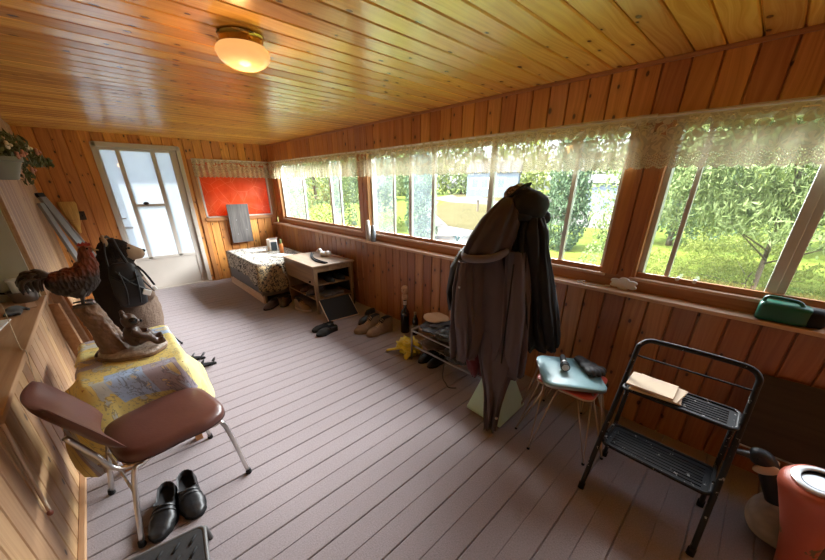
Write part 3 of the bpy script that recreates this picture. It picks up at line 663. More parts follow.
# curved padded backrest
rings = []
bl, bh = [], 10
for j in range(13):
    v = j / 12.0
    row = []
    for side in (0, 1):
        for i in range(15):
            w_ = (i / 14.0 if side == 0 else 1 - i / 14.0) * 2 - 1
            hw = 0.225 * (1 - 0.10 * v)
            rnd = 1 - (max(0, abs(2 * v - 1) - 0.55) / 0.45) ** 2.2 * 0.16
            th = 0.024 * (1 - abs(w_) ** 6 * 0.7) * (1 - abs(2 * v - 1) ** 6 * 0.7)
            x = -0.215 - 0.135 * v - 0.02 * v * v + 0.045 * w_ * w_ + (th if side == 0 else -th)
            row.append(P(x, w_ * hw * rnd, 0.510 + 0.295 * v))
    rings.append(row)
MB().loft(rings).build('backrest', M['vinyl'], t, smooth=60)
for s_ in (-1, 1):
    MB().tube(smoothpts([P(0.10, 0.17 * s_, 0.395), P(-0.16, 0.17 * s_, 0.395), P(-0.235, 0.165 * s_, 0.43), P(-0.265, 0.16 * s_, 0.52), P(-0.32, 0.155 * s_, 0.66)], 6), 0.011, 10).build('back_bar', M['chrome'], t, smooth=180)
    leg = MB().tube(smoothpts([P(0.05, 0.15 * s_, 0.392), P(0.17, 0.185 * s_, 0.39), P(0.222, 0.205 * s_, 0.36), P(0.262, 0.245 * s_, 0.012)], 6), 0.0115, 10).build('leg', M['chrome'], t, smooth=180)
    MB().lathe([(0.016, 0), (0.017, 0.004), (0.013, 0.03)], 12, P(0.263, 0.2455 * s_, 0)).build('foot_cap', M['rubber'], leg)
    leg = MB().tube(smoothpts([P(0.0, 0.15 * s_, 0.392), P(-0.14, 0.18 * s_, 0.388), P(-0.19, 0.20 * s_, 0.35), P(-0.262, 0.24 * s_, 0.012)], 6), 0.0115, 10).build('leg', M['chrome'], t, smooth=180)
    MB().lathe([(0.016, 0), (0.017, 0.004), (0.013, 0.03)], 12, P(-0.263, 0.2405 * s_, 0)).build('foot_cap', M['rubber'], leg)
MB().tube([P(-0.21, -0.20, 0.28), P(-0.21, 0.20, 0.28)], 0.006, 8).build('stretcher', M['chrome'], t)

# ------------------------------------------------------------------ side table + cloth
TX0, TX1, TY0, TY1, TZ = -0.305, 0.145, 2.20, 2.93, 0.605
t = thing('side_table', 'small wooden table under the patterned map cloth', 'table', (-0.09, 2.58, 0))
MB().bb((TX0, TY0, TZ - 0.03), (TX1, TY1, TZ)).build('tabletop', M['trim_y'], t)
for x in (TX0 + 0.04, TX1 - 0.04):
    for y in (TY0 + 0.04, TY1 - 0.04): MB().bb((x - 0.02, y - 0.02, 0), (x + 0.02, y + 0.02, TZ - 0.03)).build('leg', M['trim_z'], t)
def mapcloth():
    g = G('map_cloth'); o = g.coord(); q = g.xyz(o)
    v = g.vec(g.math('ADD', q[0], g.math('MULTIPLY', q[2], 0.35)), g.math('ADD', q[1], g.math('MULTIPLY', q[2], -0.8)), 0)
    vx = g.xyz(v); wnz = g.n('ShaderNodeTexWhiteNoise', {0: g.vec(g.math('ADD', g.math('FLOOR', g.math('DIVIDE', vx[0], 0.165)), 5.0), g.math('FLOOR', g.math('DIVIDE', vx[1], 0.15)), 0)}, noise_dimensions='2D')
    br = g.n('ShaderNodeTexBrick', {'Vector': v, 'Scale': 1.0, 'Color1': (0, 0, 0, 1), 'Color2': (1, 1, 1, 1), 'Mortar': (0.5, 0.5, 0.5, 1), 'Mortar Size': 0.004, 'Brick Width': 0.165, 'Row Height': 0.15, 'Mortar Smooth': 0.0, 'Bias': 0.0})
    cell = g.ramp(wnz.outputs[0], [(0.0, (0.74, 0.60, 0.20)), (0.30, (0.38, 0.52, 0.74)), (0.42, (0.76, 0.66, 0.26)), (0.66, (0.40, 0.36, 0.42)), (0.78, (0.66, 0.66, 0.24)), (0.90, (0.46, 0.56, 0.74))])
    cell.node.color_ramp.interpolation = 'CONSTANT'
    n1 = g.noise(v, 9, 4, 0.6, 0.8); isl = g.math('GREATER_THAN', n1, 0.56)
    c = g.mix(g.math('MULTIPLY', isl, 0.6), cell, g.mix(g.math('GREATER_THAN', g.noise(v, 4, 2), 0.5), (0.80, 0.60, 0.12), (0.40, 0.54, 0.74)))
    ln = g.math('LESS_THAN', g.math('ABSOLUTE', g.math('SUBTRACT', n1, 0.54)), 0.012)
    c = g.mix(g.math('MULTIPLY', ln, 0.55), c, (0.10, 0.09, 0.12))
    tx = g.math('GREATER_THAN', g.noise(v, 80, 3), 0.60)
    c = g.mix(g.math('MULTIPLY', tx, 0.5), c, (0.22, 0.20, 0.20))
    g.col(c); g.p(rough=0.55); g.bump(g.noise(o, 20, 3), 0.15, 0.01); return g.m
M['mapcloth'] = mapcloth()
def drape(x0, x1, y0, y1, zt, hem, mat, name, amp=0.02, waves=15, seed=0.0, r=0.03, per=160, flare=None, steps=10):
    """cloth lying on a rectangle and hanging over its sides; hem(angle-position 0..1, x, y) -> hanging length"""
    base = []
    ol = rrect(x0, x1, y0, y1, r, 4)
    # resample by arc length
    pts = [Vector((*p, 0)) for p in ol] + [Vector((*ol[0], 0))]
    cum = [0]
    for a, b in zip(pts, pts[1:]): cum.append(cum[-1] + (b - a).length)
    k = 0; out = []
    for i in range(per):
        s = cum[-1] * i / per
        while cum[k + 1] < s: k += 1
        out.append(pts[k].lerp(pts[k + 1], (s - cum[k]) / max(1e-9, cum[k + 1] - cum[k])))
    c = Vector(((x0 + x1) / 2, (y0 + y1) / 2, 0)); nor = []
    for i in range(per):
        d = out[(i + 1) % per] - out[i - 1]; nor.append(Vector((d.y, -d.x, 0)).normalized())
    mb = MB(); rings = []
    for f in (0.02, 0.35, 0.7, 0.93): rings.append([c + (p - c) * f + Vector((0, 0, zt + 0.004 + 0.002 * nz(p.x * 9 * f, p.y * 9 * f, seed))) for p in out])
    rings.append([p + Vector((0, 0, zt + 0.005)) for p in out])
    for j in range(1, steps + 1):
        v = j / steps; row = []
        for i, p in enumerate(out):
            h = hem(i / per, p.x, p.y); fl = flare(p.x, p.y) if flare else 0.0
            w_ = amp * v ** 0.8 * (sin(2 * pi * waves * i / per + 2.5 * nz(i * 0.05, seed)) + 0.6 * nz(i * 0.13, v * 2, seed)) + 0.012 + 0.006 * min(1, v * 4) + amp * v + fl * v
            q = p + nor[i] * w_; q.z = zt - h * v + (0.004 if v < 0.15 else 0); q.x = max(q.x, XL + 0.022 + 0.006 * sin(i * 0.7))
            row.append(q)
        rings.append(row)
    mb.loft(rings, True, False)
    mb.f.append(list(range(per))[::-1]); mb.mi.append(0)
    return mb.build(name, mat, smooth=180)
def hem_map(u, x, y):
    left = max(0, min(1, (-0.20 - x) / 0.13)); front = max(0, min(1, (2.33 - y) / 0.12)); right = max(0, min(1, (x - 0.06) / 0.08))
    h = 0.05 + 0.24 * left * front + 0.26 * front + 0.06 * right * (1 - front)
    return h + 0.02 * nz(u * 30)
def flare_map(x, y):
    lf = 0.12 * max(0, min(1, (-0.20 - x) / 0.1)) * max(0, min(1, (2.40 - y) / 0.15))
    return lf + 0.09 * max(0, min(1, (x - 0.05) / 0.07)) * max(0, min(1, (2.45 - y) / 0.2))
drape(TX0 - 0.005, TX1 + 0.005, TY0 - 0.0, TY1 + 0.005, TZ + 0.003, hem_map, M['mapcloth'], 'tablecloth', 0.012, 11, 2.2, flare=flare_map)
tag(bpy.data.objects['tablecloth'], 'yellow and blue map patterned tablecloth on the small table', 'tablecloth')

# ------------------------------------------------------------------ carved log sculpture on the table
M['bark2'] = plain('carved_bark', (0.20, 0.115, 0.066), 0.55, 0, 0.75, 22, 0.9, 35)
M['carved'] = plain('carved_dark_wood', (0.060, 0.030, 0.018), 0.4, 0, 0.5, 16, 0.5, 40)
M['stone_w'] = plain('pale_chipped_base', (0.40, 0.32, 0.25), 0.5, 0, 0.75, 45, 0.9, 60)
bz = TZ + 0.01
t = thing('carved_log', 'carved driftwood log with a small seated figure', 'carving', (-0.06, 2.54, bz))
ol = []
for k in range(36):
    a = 2 * pi * k / 36; rr = 1 + 0.12 * nz(cos(a) * 1.5, sin(a) * 1.5, 3)
    ol.append((rr * cos(a), rr * sin(a)))
m = MB().loft([[Vector((-0.055 + 0.170 * s * x + 0.02 * y, 2.545 + 0.130 * s * y - 0.25 * 0.18 * x, z)) for x, y in ol] for s, z in ((1.0, bz), (1.03, bz + 0.012), (1.0, bz + 0.028), (0.93, bz + 0.036), (0.5, bz + 0.040), (0.1, bz + 0.042))])
m.build('base', M['stone_w'], t, smooth=60)
m = MB().loft([[Vector((-0.066 + 0.174 * s * x, 2.535 + 0.134 * s * y - 0.045 * x, z)) for x, y in ol] for s, z in ((1.0, bz + 0.001), (1.045, bz + 0.012), (1.02, bz + 0.024))], cap=False)
m.build('bark_edge', M['bark2'], t, smooth=60)
rings = []
for j in range(15):
    v = j / 14.0; z = bz + 0.02 + v * 0.315
    cx, cy = lerp(-0.130, -0.195, v) , lerp(2.575, 2.60, v)
    R0 = interp([(0.0, 0.092), (0.15, 0.072), (0.5, 0.058), (0.85, 0.058), (1.0, 0.061)], v)
    rings.append([Vector((cx + R0 * (1 + 0.20 * nz(cos(a) * 2.2, sin(a) * 2.2, v * 1.3)) * cos(a), cy + R0 * (1 + 0.20 * nz(cos(a) * 2.2, sin(a) * 2.2, v * 1.3)) * sin(a), z + 0.006 * nz(a * 2, v * 5))) for a in [2 * pi * k / 28 for k in range(28)]])
MB().loft(rings).build('log', M['bark2'], t, smooth=50, sub=2, disp=(0.022, 0.016))
FS = 1.42
m = MB()   # small seated figure, one continuous body
fx, fy = -0.025, 2.495
m.ell((fx, fy, bz + 0.085), (0.042, 0.040, 0.052)); m.ell((fx + 0.005, fy - 0.004, bz + 0.155), (0.036, 0.034, 0.033))
m.ell((fx + 0.03, fy - 0.02, bz + 0.150), (0.02, 0.018, 0.015))
for s_ in (-1, 1):
    m.ell((fx - 0.012, fy + 0.026 * s_, bz + 0.186), (0.012, 0.012, 0.014))
    m.tube(smoothpts([(fx + 0.01, fy + 0.03 * s_, bz + 0.065), (fx + 0.06, fy + 0.036 * s_, bz + 0.075), (fx + 0.09, fy + 0.034 * s_, bz + 0.045), (fx + 0.125, fy + 0.034 * s_, bz + 0.05)], 4), [0.022, 0.022, 0.02, 0.02, 0.018, 0.018, 0.016, 0.016, 0.015, 0.015, 0.015, 0.016, 0.014][:13], 8)
    m.tube(smoothpts([(fx, fy + 0.036 * s_, bz + 0.115), (fx + 0.04, fy + 0.04 * s_, bz + 0.09), (fx + 0.07, fy + 0.018 * s_, bz + 0.085)], 4), 0.013, 8)
Fm = Matrix.Translation((fx - 0.012, fy, bz)) @ Matrix.Diagonal((1.15, FS, FS, 1)) @ Matrix.Translation((-fx, -fy, -bz))
m.move(Fm); m.build('figure', M['carved'], t, voxel=0.006, smoothit=3)
MB().ell((fx + 0.012, fy - 0.052, bz + 0.228), (0.021, 0.012, 0.021)).build('eye', plain('glossy_black', (0.01, 0.01, 0.01), 0.08), t, smooth=180)
MB().ell((fx + 0.047, fy - 0.03, bz + 0.214), (0.008, 0.010, 0.008)).build('nose', M['rubber'], t, smooth=180)

# ------------------------------------------------------------------ rooster standing on the log
def feather(name, c, c2, sc=40):
    g = G(name); o = g.coord(); q = g.xyz(o)
    v = g.vec(g.math('MULTIPLY', q[0], sc * 0.6), g.math('MULTIPLY', q[1], sc), g.math('MULTIPLY', q[2], sc * 0.5))
    f = g.n('ShaderNodeTexVoronoi', {'Vector': v, 'Scale': 1.0}).outputs[0]
    g.col(g.mix(f, c, c2)); g.p(rough=0.55, sheen=0.2); g.bump(f, 0.9, 0.01); return g.m
M['f_red'] = feather('rust_feathers', (0.19, 0.045, 0.022), (0.07, 0.022, 0.014))
def roostermat():
    g = G('rooster_plumage'); o = g.coord(); q = g.xyz(o)
    f = g.n('ShaderNodeTexVoronoi', {'Vector': g.vec(g.math('MULTIPLY', q[0], 60), g.math('MULTIPLY', q[1], 60), g.math('MULTIPLY', q[2], 26)), 'Scale': 1.0}).outputs[0]
    k = g.math('MULTIPLY', g.math('SUBTRACT', g.math('ADD', q[2], g.math('MULTIPLY', g.noise(o, 22, 3), 0.08)), 0.185), 14.0, clamp=True)
    g.col(g.mix(k, g.mix(f, (0.045, 0.026, 0.018), (0.016, 0.011, 0.010)), g.mix(f, (0.26, 0.065, 0.030), (0.10, 0.028, 0.016)))); g.p(rough=0.6); g.bump(f, 1.0, 0.012); return g.m
M['plumage'] = roostermat()
M['f_dark'] = feather('dark_feathers', (0.014, 0.011, 0.009), (0.050, 0.030, 0.020))
rz_ = bz + 0.335 + 0.008
rx, ry = -0.20, 2.60
t = thing('rooster', 'rust brown rooster standing on the carved log', 'rooster', (rx, ry, rz_))
m = MB()   # one continuous body: tail root, trunk, breast, neck, head
m.tube(smoothpts([(rx - 0.10, ry + 0.01, rz_ + 0.165), (rx - 0.04, ry, rz_ + 0.135), (rx + 0.03, ry, rz_ + 0.135), (rx + 0.075, ry - 0.005, rz_ + 0.17)], 5),
       [0.028, 0.042, 0.055, 0.064, 0.072, 0.078, 0.082, 0.083, 0.083, 0.081, 0.078, 0.074, 0.07, 0.065, 0.06, 0.055], 16)
m.tube(smoothpts([(rx + 0.055, ry, rz_ + 0.165), (rx + 0.085, ry - 0.004, rz_ + 0.225), (rx + 0.088, ry - 0.008, rz_ + 0.275), (rx + 0.09, ry - 0.01, rz_ + 0.30)], 5),
       [0.064, 0.062, 0.059, 0.055, 0.051, 0.047, 0.043, 0.039, 0.036, 0.033, 0.031, 0.029, 0.028, 0.027, 0.026, 0.024], 14)
m.ell((rx + 0.098, ry - 0.012, rz_ + 0.302), (0.032, 0.024, 0.026)); m.ell((rx + 0.008, ry, rz_ + 0.085), (0.058, 0.058, 0.050))
m.build('body', M['plumage'], t, voxel=0.007, smoothit=4, disp=(0.02, 0.014))
for s_ in (-1, 1):
    rings = [];
    m = MB().ell((rx - 0.015, ry + 0.064 * s_, rz_ + 0.148), (0.070, 0.017, 0.036), Matrix.Rotation(radians(12), 3, 'Y'), 24, 14); m.build('wing', M['plumage'], t, smooth=180, disp=(0.02, 0.012))
    m = MB().tube(smoothpts([(rx + 0.005, ry + 0.035 * s_, rz_ + 0.10), (rx + 0.012, ry + 0.036 * s_, rz_ + 0.055), (rx + 0.004, ry + 0.037 * s_, rz_ + 0.006)], 4), [0.048, 0.044, 0.038, 0.030, 0.020, 0.011, 0.009, 0.008, 0.008], 10)
    for a in (-0.5, 0.0, 0.5, pi):
        m.tube([(rx + 0.004, ry + 0.037 * s_, rz_ + 0.006), (rx + 0.004 + 0.045 * cos(a), ry + 0.037 * s_ + 0.045 * sin(a), rz_ + 0.003)], [0.007, 0.004], 6)
    m.build('leg', M['f_dark'], t, smooth=180)
m = MB()
for k in range(36):      # sickle plumes that rise and curl down
    f = k / 35.0; L = lerp(0.055, 0.150, random.random()); Hh = random.uniform(0.035, 0.085); side = random.uniform(-0.045, 0.045)
    p0 = Vector((rx - 0.062, ry + 0.005, rz_ + 0.150)); pts = []
    for i in range(9):
        u = i / 8.0
        pts.append(p0 + Vector((-L * sin(u * 1.75), side * u * 1.5, Hh * sin(u * 2.6) - 0.055 * u ** 2.2 - 0.02 * f * u)))
    m.tube(pts, [0.016, 0.020, 0.023, 0.024, 0.024, 0.022, 0.019, 0.014, 0.005], 8, flat=0.4)
m.build('tail', M['f_dark'], t, smooth=180)
m = MB().prism([(0, 0), (0.014, 0.016), (0.02, 0.008), (0.03, 0.02), (0.036, 0.01), (0.045, 0.021), (0.05, 0.009), (0.058, 0.012), (0.06, -0.004), (0.03, -0.012)], -0.004, 0.004, Matrix.Rotation(radians(90), 3, 'X'))
m.move(Matrix.Translation((rx + 0.068, ry - 0.012, rz_ + 0.328))); m.build('comb', plain('comb_red', (0.32, 0.03, 0.02), 0.5), t)
m = MB()
for s_ in (-1, 1): m.ell((rx + 0.115, ry - 0.012 + 0.010 * s_, rz_ + 0.268), (0.010, 0.006, 0.020))
m.build('wattle', plain('wattle_red', (0.30, 0.03, 0.02), 0.5), t, smooth=180)
MB().tube([(rx + 0.122, ry - 0.012, rz_ + 0.302), (rx + 0.152, ry - 0.013, rz_ + 0.294)], [0.010, 0.002], 8).build('beak', plain('horn', (0.25, 0.17, 0.07), 0.4), t, smooth=180)
for s_ in (-1, 1): MB().ell((rx + 0.108, ry - 0.012 + 0.022 * s_, rz_ + 0.31), 0.005).build('eye', M['rubber'], t, smooth=180)

# ------------------------------------------------------------------ bear figure with a black pack
BX, BY = -0.02, 4.05
M['fur_b'] = fabric('black_brown_fur', (0.030, 0.022, 0.018), (0.012, 0.010, 0.009), 0.95, 120, 0.9, 0.3, 14)
M['fur_t'] = fabric('tan_fur', (0.46, 0.33, 0.21), (0.30, 0.20, 0.125), 0.95, 120, 0.9, 0.0, 14)
def furmix():
    g = G('bear_fur'); o = g.coord(); q = g.xyz(o)
    f = g.noise(o, 90, 4, 0.7); f2 = g.noise(o, 9, 3)
    side = g.math('ADD', g.math('MULTIPLY', q[0], 3.2), g.math('MULTIPLY', f2, 0.7))
    k = g.math('SUBTRACT', side, 0.18, clamp=True); k = g.math('MULTIPLY', k, 2.0, clamp=True)
    k = g.math('MULTIPLY', k, g.math('LESS_THAN', q[2], 0.78))
    c = g.mix(f, (0.010, 0.008, 0.007), (0.038, 0.028, 0.022)); c2 = g.mix(f, (0.10, 0.068, 0.050), (0.25, 0.175, 0.13))
    g.col(g.mix(k, c, c2)); g.p(rough=0.95, spec=0.15); g.bump(f, 0.9, 0.012); return g.m
t = thing('bear_figure', 'standing black and tan bear figure before the end door', 'bear', (BX, BY, 0))
m = MB()
m.tube(smoothpts([(BX, BY, 0.16), (BX + 0.02, BY, 0.45), (BX + 0.0, BY, 0.75), (BX - 0.01, BY, 0.98)], 5), [0.17, 0.20, 0.22, 0.23, 0.235, 0.235, 0.23, 0.225, 0.22, 0.21, 0.20, 0.19, 0.18, 0.165, 0.15, 0.13], 18)
m.ell((BX + 0.05, BY - 0.0, 1.03), (0.135, 0.125, 0.115)); m.tube([(BX + 0.10, BY - 0.02, 1.02), (BX + 0.19, BY - 0.03, 0.995)], [0.088, 0.058], 14)
for s_ in (-1, 1):
    m.ell((BX - 0.01 + 0.0 * s_, BY + 0.10 * s_, 1.125), (0.028, 0.035, 0.042))
    m.tube(smoothpts([(BX + 0.02, BY + 0.10 * s_, 0.22), (BX + 0.06, BY + 0.12 * s_, 0.10), (BX + 0.10, BY + 0.12 * s_, 0.035)], 4), [0.12, 0.115, 0.105, 0.10, 0.095, 0.09, 0.085, 0.08, 0.07], 12)
    m.tube(smoothpts([(BX - 0.0, BY + 0.17 * s_, 0.86), (BX + 0.09, BY + 0.21 * s_, 0.70), (BX + 0.20, BY + 0.14 * s_, 0.60)], 4), [0.085, 0.085, 0.08, 0.075, 0.07, 0.065, 0.06, 0.058, 0.05], 12)
m.build('body', furmix(), t, voxel=0.018, smoothit=5, disp=(0.03, 0.016))
m = MB().tube([(BX + 0.12, BY - 0.022, 1.02), (BX + 0.17, BY - 0.027, 1.005), (BX + 0.205, BY - 0.03, 0.998)], [0.084, 0.072, 0.055], 14); m.ell((BX + 0.205, BY - 0.03, 0.998), 0.054); m.build('muzzle', M['fur_t'], t, voxel=0.012, smoothit=3)
MB().ell((BX + 0.252, BY - 0.032, 1.018), (0.016, 0.02, 0.014)).build('nose', M['rubber'], t, smooth=180)
for s_ in (-1, 1):
    MB().ell((BX + 0.15, BY - 0.01 + 0.085 * s_, 1.06), 0.011).build('eye', M['rubber'], t, smooth=180)
    MB().ell((BX - 0.0, BY + 0.10 * s_, 1.13), (0.022, 0.033, 0.042)).build('ear', M['fur_t'], t, smooth=180)
# pack worn over its front and shoulder
t = thing('backpack', 'black strapped backpack hung over the bear figure', 'backpack', (BX + 0.1, BY - 0.2, 0.7))
rings = []
for z, sx, sy in ((0.56, 0.07, 0.03), (0.58, 0.10, 0.055), (0.70, 0.115, 0.07), (0.84, 0.11, 0.065), (0.93, 0.09, 0.05), (0.96, 0.06, 0.03)):
    rings.append([Vector((BX + 0.055 + sx * (abs(cos(a)) ** 0.6) * (1 if cos(a) > 0 else -1), BY - 0.245 + sy * sin(a) + 0.006 * nz(a * 2, z * 20), z)) for a in [2 * pi * k / 24 for k in range(24)]])
M['nylon'] = fabric('black_nylon', (0.009, 0.009, 0.010), (0.005, 0.005, 0.005), 0.7, 300, 0.6, 0.0, 12)
MB().loft(rings).build('pouch', M['nylon'], t, smooth=60)
for a_ in (((-0.03, -0.25, 0.93), (-0.02, -0.20, 1.06), (0.02, -0.02, 1.165), (0.05, 0.12, 1.12)), ((0.12, -0.27, 0.94), (0.16, -0.24, 0.80), (0.225, -0.20, 0.66)), ((0.0, -0.30, 0.90), (0.09, -0.33, 0.78), (0.20, -0.27, 0.68)), ((0.10, -0.26, 0.95), (0.07, -0.18, 1.08), (0.06, -0.06, 1.155)), ((-0.04, -0.30, 0.86), (0.05, -0.335, 0.80), (0.15, -0.29, 0.84)), ((0.02, -0.32, 0.90), (0.03, -0.345, 0.74), (0.01, -0.31, 0.60)), ((0.13, -0.29, 0.88), (0.12, -0.335, 0.74), (0.10, -0.31, 0.60)), ((0.16, -0.26, 0.92), (0.20, -0.23, 0.84), (0.24, -0.22, 0.72))):
    MB().tube(smoothpts([(BX + x, BY + y, z) for x, y, z in a_], 5), 0.013, 8, flat=0.5).build('strap', M['nylon'], t, smooth=180)
MB().box((BX + 0.165, BY - 0.325, 0.685), (0.06, 0.015, 0.05), Matrix.Rotation(0.5, 3, 'Y')).build('tag', M['white_pl'], t, bevel=0.006)
MB().box((BX + 0.235, BY - 0.24, 0.69), (0.03, 0.015, 0.035), Matrix.Rotation(-0.4, 3, 'Y')).build('tag', M['white_pl'], t, bevel=0.005)
t = thing('walking_pole', 'thin black pole slanting from the bear to the floor', 'pole', (0.27, 4.05, 0))
MB().tube([(0.30, 3.98, 0.012), (0.135, 4.0, 0.30)], 0.009, 8).build('shaft', M['black_metal'], t); MB().ell((0.30, 3.98, 0.012), 0.012).build('tip', M['rubber'], t)

# ------------------------------------------------------------------ far left corner: strips, broom; leaning boards; planter
M['mill'] = plain('mill_aluminium', (0.20, 0.20, 0.195), 0.55, 0.2, 0.08)
def bar(name, label, cat, a, b, w, d, mat, cap=None, rot=0.0, group=None):
    a, b = Vector(a), Vector(b); t = thing(name, label, cat, a); L = (b - a).length
    q = (b - a).to_track_quat('Z', 'Y').to_matrix() @ Matrix.Rotation(rot, 3, 'Z')
    MB().box((a + b) / 2, (w, d, L), q).build('strip', mat, t, bevel=0.003)
    if cap: MB().box(b + (b - a).normalized() * 0.02, (w * 1.1, d * 1.1, 0.05), q).build('end_cap', cap, t, bevel=0.004)
    return t
bar('aluminium_strip', 'front pale metal strip with black end leaning in corner', 'metal strip', (-0.02, 5.95, 0.0), (-0.44, 6.15, 1.46), 0.11, 0.03, M['mill'], M['rubber'], 0.0)
bar('aluminium_strip', 'wide grey metal strip leaning in the left corner', 'metal strip', (-0.20, 5.78, 0.0), (-0.45, 5.85, 1.40), 0.11, 0.03, M['mill'], None, 0.0)
bar('aluminium_strip', 'dark metal strip leaning behind the two pale strips', 'metal strip', (0.06, 6.2, 0.0), (-0.43, 6.40, 1.45), 0.05, 0.03, M['alu_dark'], M['rubber'], 0.4)
t = thing('straw_broom', 'straw broom standing upside down in the left corner', 'broom', (-0.24, YF - 0.07, 0))
M['straw'] = timber('straw', (0.68, 0.42, 0.12), (0.42, 0.23, 0.06), 2, 0.8, 1.6, 0.6)
m = MB().loft([[Vector((-0.255 + dx + hw * (abs(cos(a)) ** 0.7) * (1 if cos(a) > 0 else -1), YF - 0.05 + th * sin(a), z)) for a in [2 * pi * k / 28 for k in range(28)]] for z, hw, th, dx in ((0.98, 0.02, 0.02, 0.012), (1.05, 0.028, 0.026, 0.012), (1.12, 0.05, 0.03, 0.008), (1.22, 0.074, 0.03, 0.0), (1.36, 0.094, 0.024, -0.008), (1.385, 0.086, 0.02, -0.008))])
m.build('bristles', M['straw'], t, smooth=50)
for z in (1.10, 1.125, 1.15):
    hw = interp([(1.05, 0.030), (1.12, 0.052), (1.22, 0.076)], z)
    MB().tube([(-0.255 + hw * cos(a), YF - 0.05 + 0.034 * sin(a), z) for a in [2 * pi * k / 24 for k in range(25)]], 0.003, 5).build('stitching', M['trim_x'], t)
MB().tube([(-0.255, YF - 0.05, 1.0), (-0.25, YF - 0.06, 0.0)], 0.013, 10).build('handle', M['trim_z'], t, smooth=180)
for k, (a, b, w, mt, lb) in enumerate((((-0.40, 3.76, 0.0), (-0.464, 3.80, 0.70), 0.10, 'ledge', 'pale board leaning on left wall nearest the ledge end'), ((-0.375, 4.02, 0.0), (-0.46, 4.08, 0.735), 0.10, 'sill', 'second board leaning on left wall behind the table'), ((-0.36, 4.26, 0.0), (-0.458, 4.30, 0.78), 0.07, 'trim_z', 'narrow dark board leaning behind the other two boards'))):
    bar('leaning_board', lb, 'board', a, b, 0.02, w, M[mt], None, 0.0)
# hanging planter
PY = 3.22; px_ = XL + 0.13
t = thing('wall_planter', 'grey green plastic planter hung high on the left wall', 'planter', (XL, PY, 1.64))
MB().lathe([(0.060, 1.625), (0.066, 1.632), (0.104, 1.725), (0.114, 1.728), (0.116, 1.750), (0.104, 1.752), (0.098, 1.735), (0.0, 1.732)], 32, (px_, PY, 0)).build('pot', plain('sage_plastic', (0.19, 0.205, 0.175), 0.5), t, smooth=40)
MB().tube([(XL, PY, 1.755), (px_ - 0.10, PY, 1.745)], 0.008, 8).build('bracket', M['alu_dark'], t)
m = MB(); rng = random.Random(3)
leaves(m, B((px_ + 0.02, PY + 0.12, 1.865, 0.14, 0.18, 0.06), (px_ + 0.0, PY, 1.81, 0.13, 0.15, 0.07), (px_ + 0.05, PY + 0.22, 1.80, 0.12, 0.16, 0.06), (px_ + 0.10, PY + 0.36, 1.77, 0.10, 0.12, 0.05)), 520, 0.021, 1.1, 0.2, rng)
leaves(m, B((px_ + 0.16, PY + 0.46, 1.745, 0.07, 0.09, 0.04), (px_ + 0.07, PY + 0.34, 1.68, 0.04, 0.05, 0.08)), 110, 0.019, 1.1, 0.3, rng)
for i in range(14):
    a = rng.uniform(0, 6.3); m.tube(smoothpts([(px_, PY + rng.uniform(-0.06, 0.06), 1.73), (px_ + 0.06 * cos(a), PY + 0.08 * sin(a), 1.81), (px_ + 0.05 + 0.08 * cos(a), PY + 0.16 + 0.14 * sin(a), 1.79)], 3), 0.003, 5)
m.build('foliage', leafmat('silk_leaf', (0.050, 0.085, 0.040), (0.20, 0.22, 0.12), 0.15), t, fix=False, solid=0.0015)
M['petal'] = plain('pink_petal', (0.48, 0.24, 0.17), 0.7); M['petalw'] = plain('white_petal', (0.70, 0.68, 0.60), 0.7)
for (dx, dy, z, mt) in ((0.11, 0.02, 1.775, 'petal'), (0.13, 0.18, 1.815, 'petalw'), (0.16, 0.24, 1.80, 'petal'), (0.07, -0.08, 1.81, 'petalw'), (0.10, 0.32, 1.69, 'petal'), (0.09, -0.04, 1.76, 'petal')):
    m = MB()
    for k in range(6):
        a = k * 1.047; m.ell((px_ + dx + 0.012, PY + dy - 0.010 + 0.013 * cos(a), z + 0.013 * sin(a)), (0.009, 0.011, 0.011), None, 8, 5)
    m.ell((px_ + dx + 0.024, PY + dy, z), 0.010, None, 8, 5); m.build('flower', M[mt], t, smooth=180)

# ------------------------------------------------------------------ ledge items on the left
t = thing('saucepan', 'grey metal saucepan on the left ledge', 'saucepan', (-0.568, 3.70, RZ0))
MB().lathe([(0.062, 0), (0.066, 0.004), (0.078, 0.075), (0.084, 0.078), (0.084, 0.083), (0.076, 0.083), (0.068, 0.02), (0.0, 0.012)], 30, (-0.568, 3.70, RZ0)).build('pan', plain('pan_metal', (0.22, 0.20, 0.18), 0.35, 0.8), t, smooth=40)
MB().tube([(-0.64, 3.71, RZ0 + 0.07), (-0.71, 3.72, RZ0 + 0.085)], 0.008, 8).build('handle', M['rubber'], t)
t = thing('plastic_tub', 'white plastic tub set inside the saucepan', 'tub', (-0.568, 3.70, RZ0 + 0.02))
MB().lathe([(0.046, 0.02), (0.054, 0.155), (0.058, 0.158), (0.058, 0.170), (0.0, 0.172)], 26, (-0.568, 3.70, RZ0)).build('cup', M['white_pl'], t, smooth=40)
t = thing('work_glove', 'dark crumpled glove lying beside the saucepan', 'glove', (-0.60, 3.38, RZ0))
m = MB().ell((-0.595, 3.40, RZ0 + 0.02), (0.045, 0.075, 0.02))
for k in range(4): m.tube([(-0.62 + 0.02 * k, 3.36, RZ0 + 0.016), (-0.63 + 0.022 * k, 3.29 - 0.01 * (k % 2), RZ0 + 0.012)], [0.012, 0.010], 8)
m.tube([(-0.555, 3.41, RZ0 + 0.018), (-0.525, 3.37, RZ0 + 0.012)], [0.013, 0.010], 8)
m.build('glove', fabric('glove_dark', (0.05, 0.045, 0.04)), t, voxel=0.006, smoothit=3)
tag(MB().box((-0.53, 3.52, RZ0 + 0.003), (0.05, 0.16, 0.006), Matrix.Rotation(0.15, 3, 'Z')).build('wood_chip', M['sill']), 'small pale wooden slat on ledge below saucepan', 'slat')
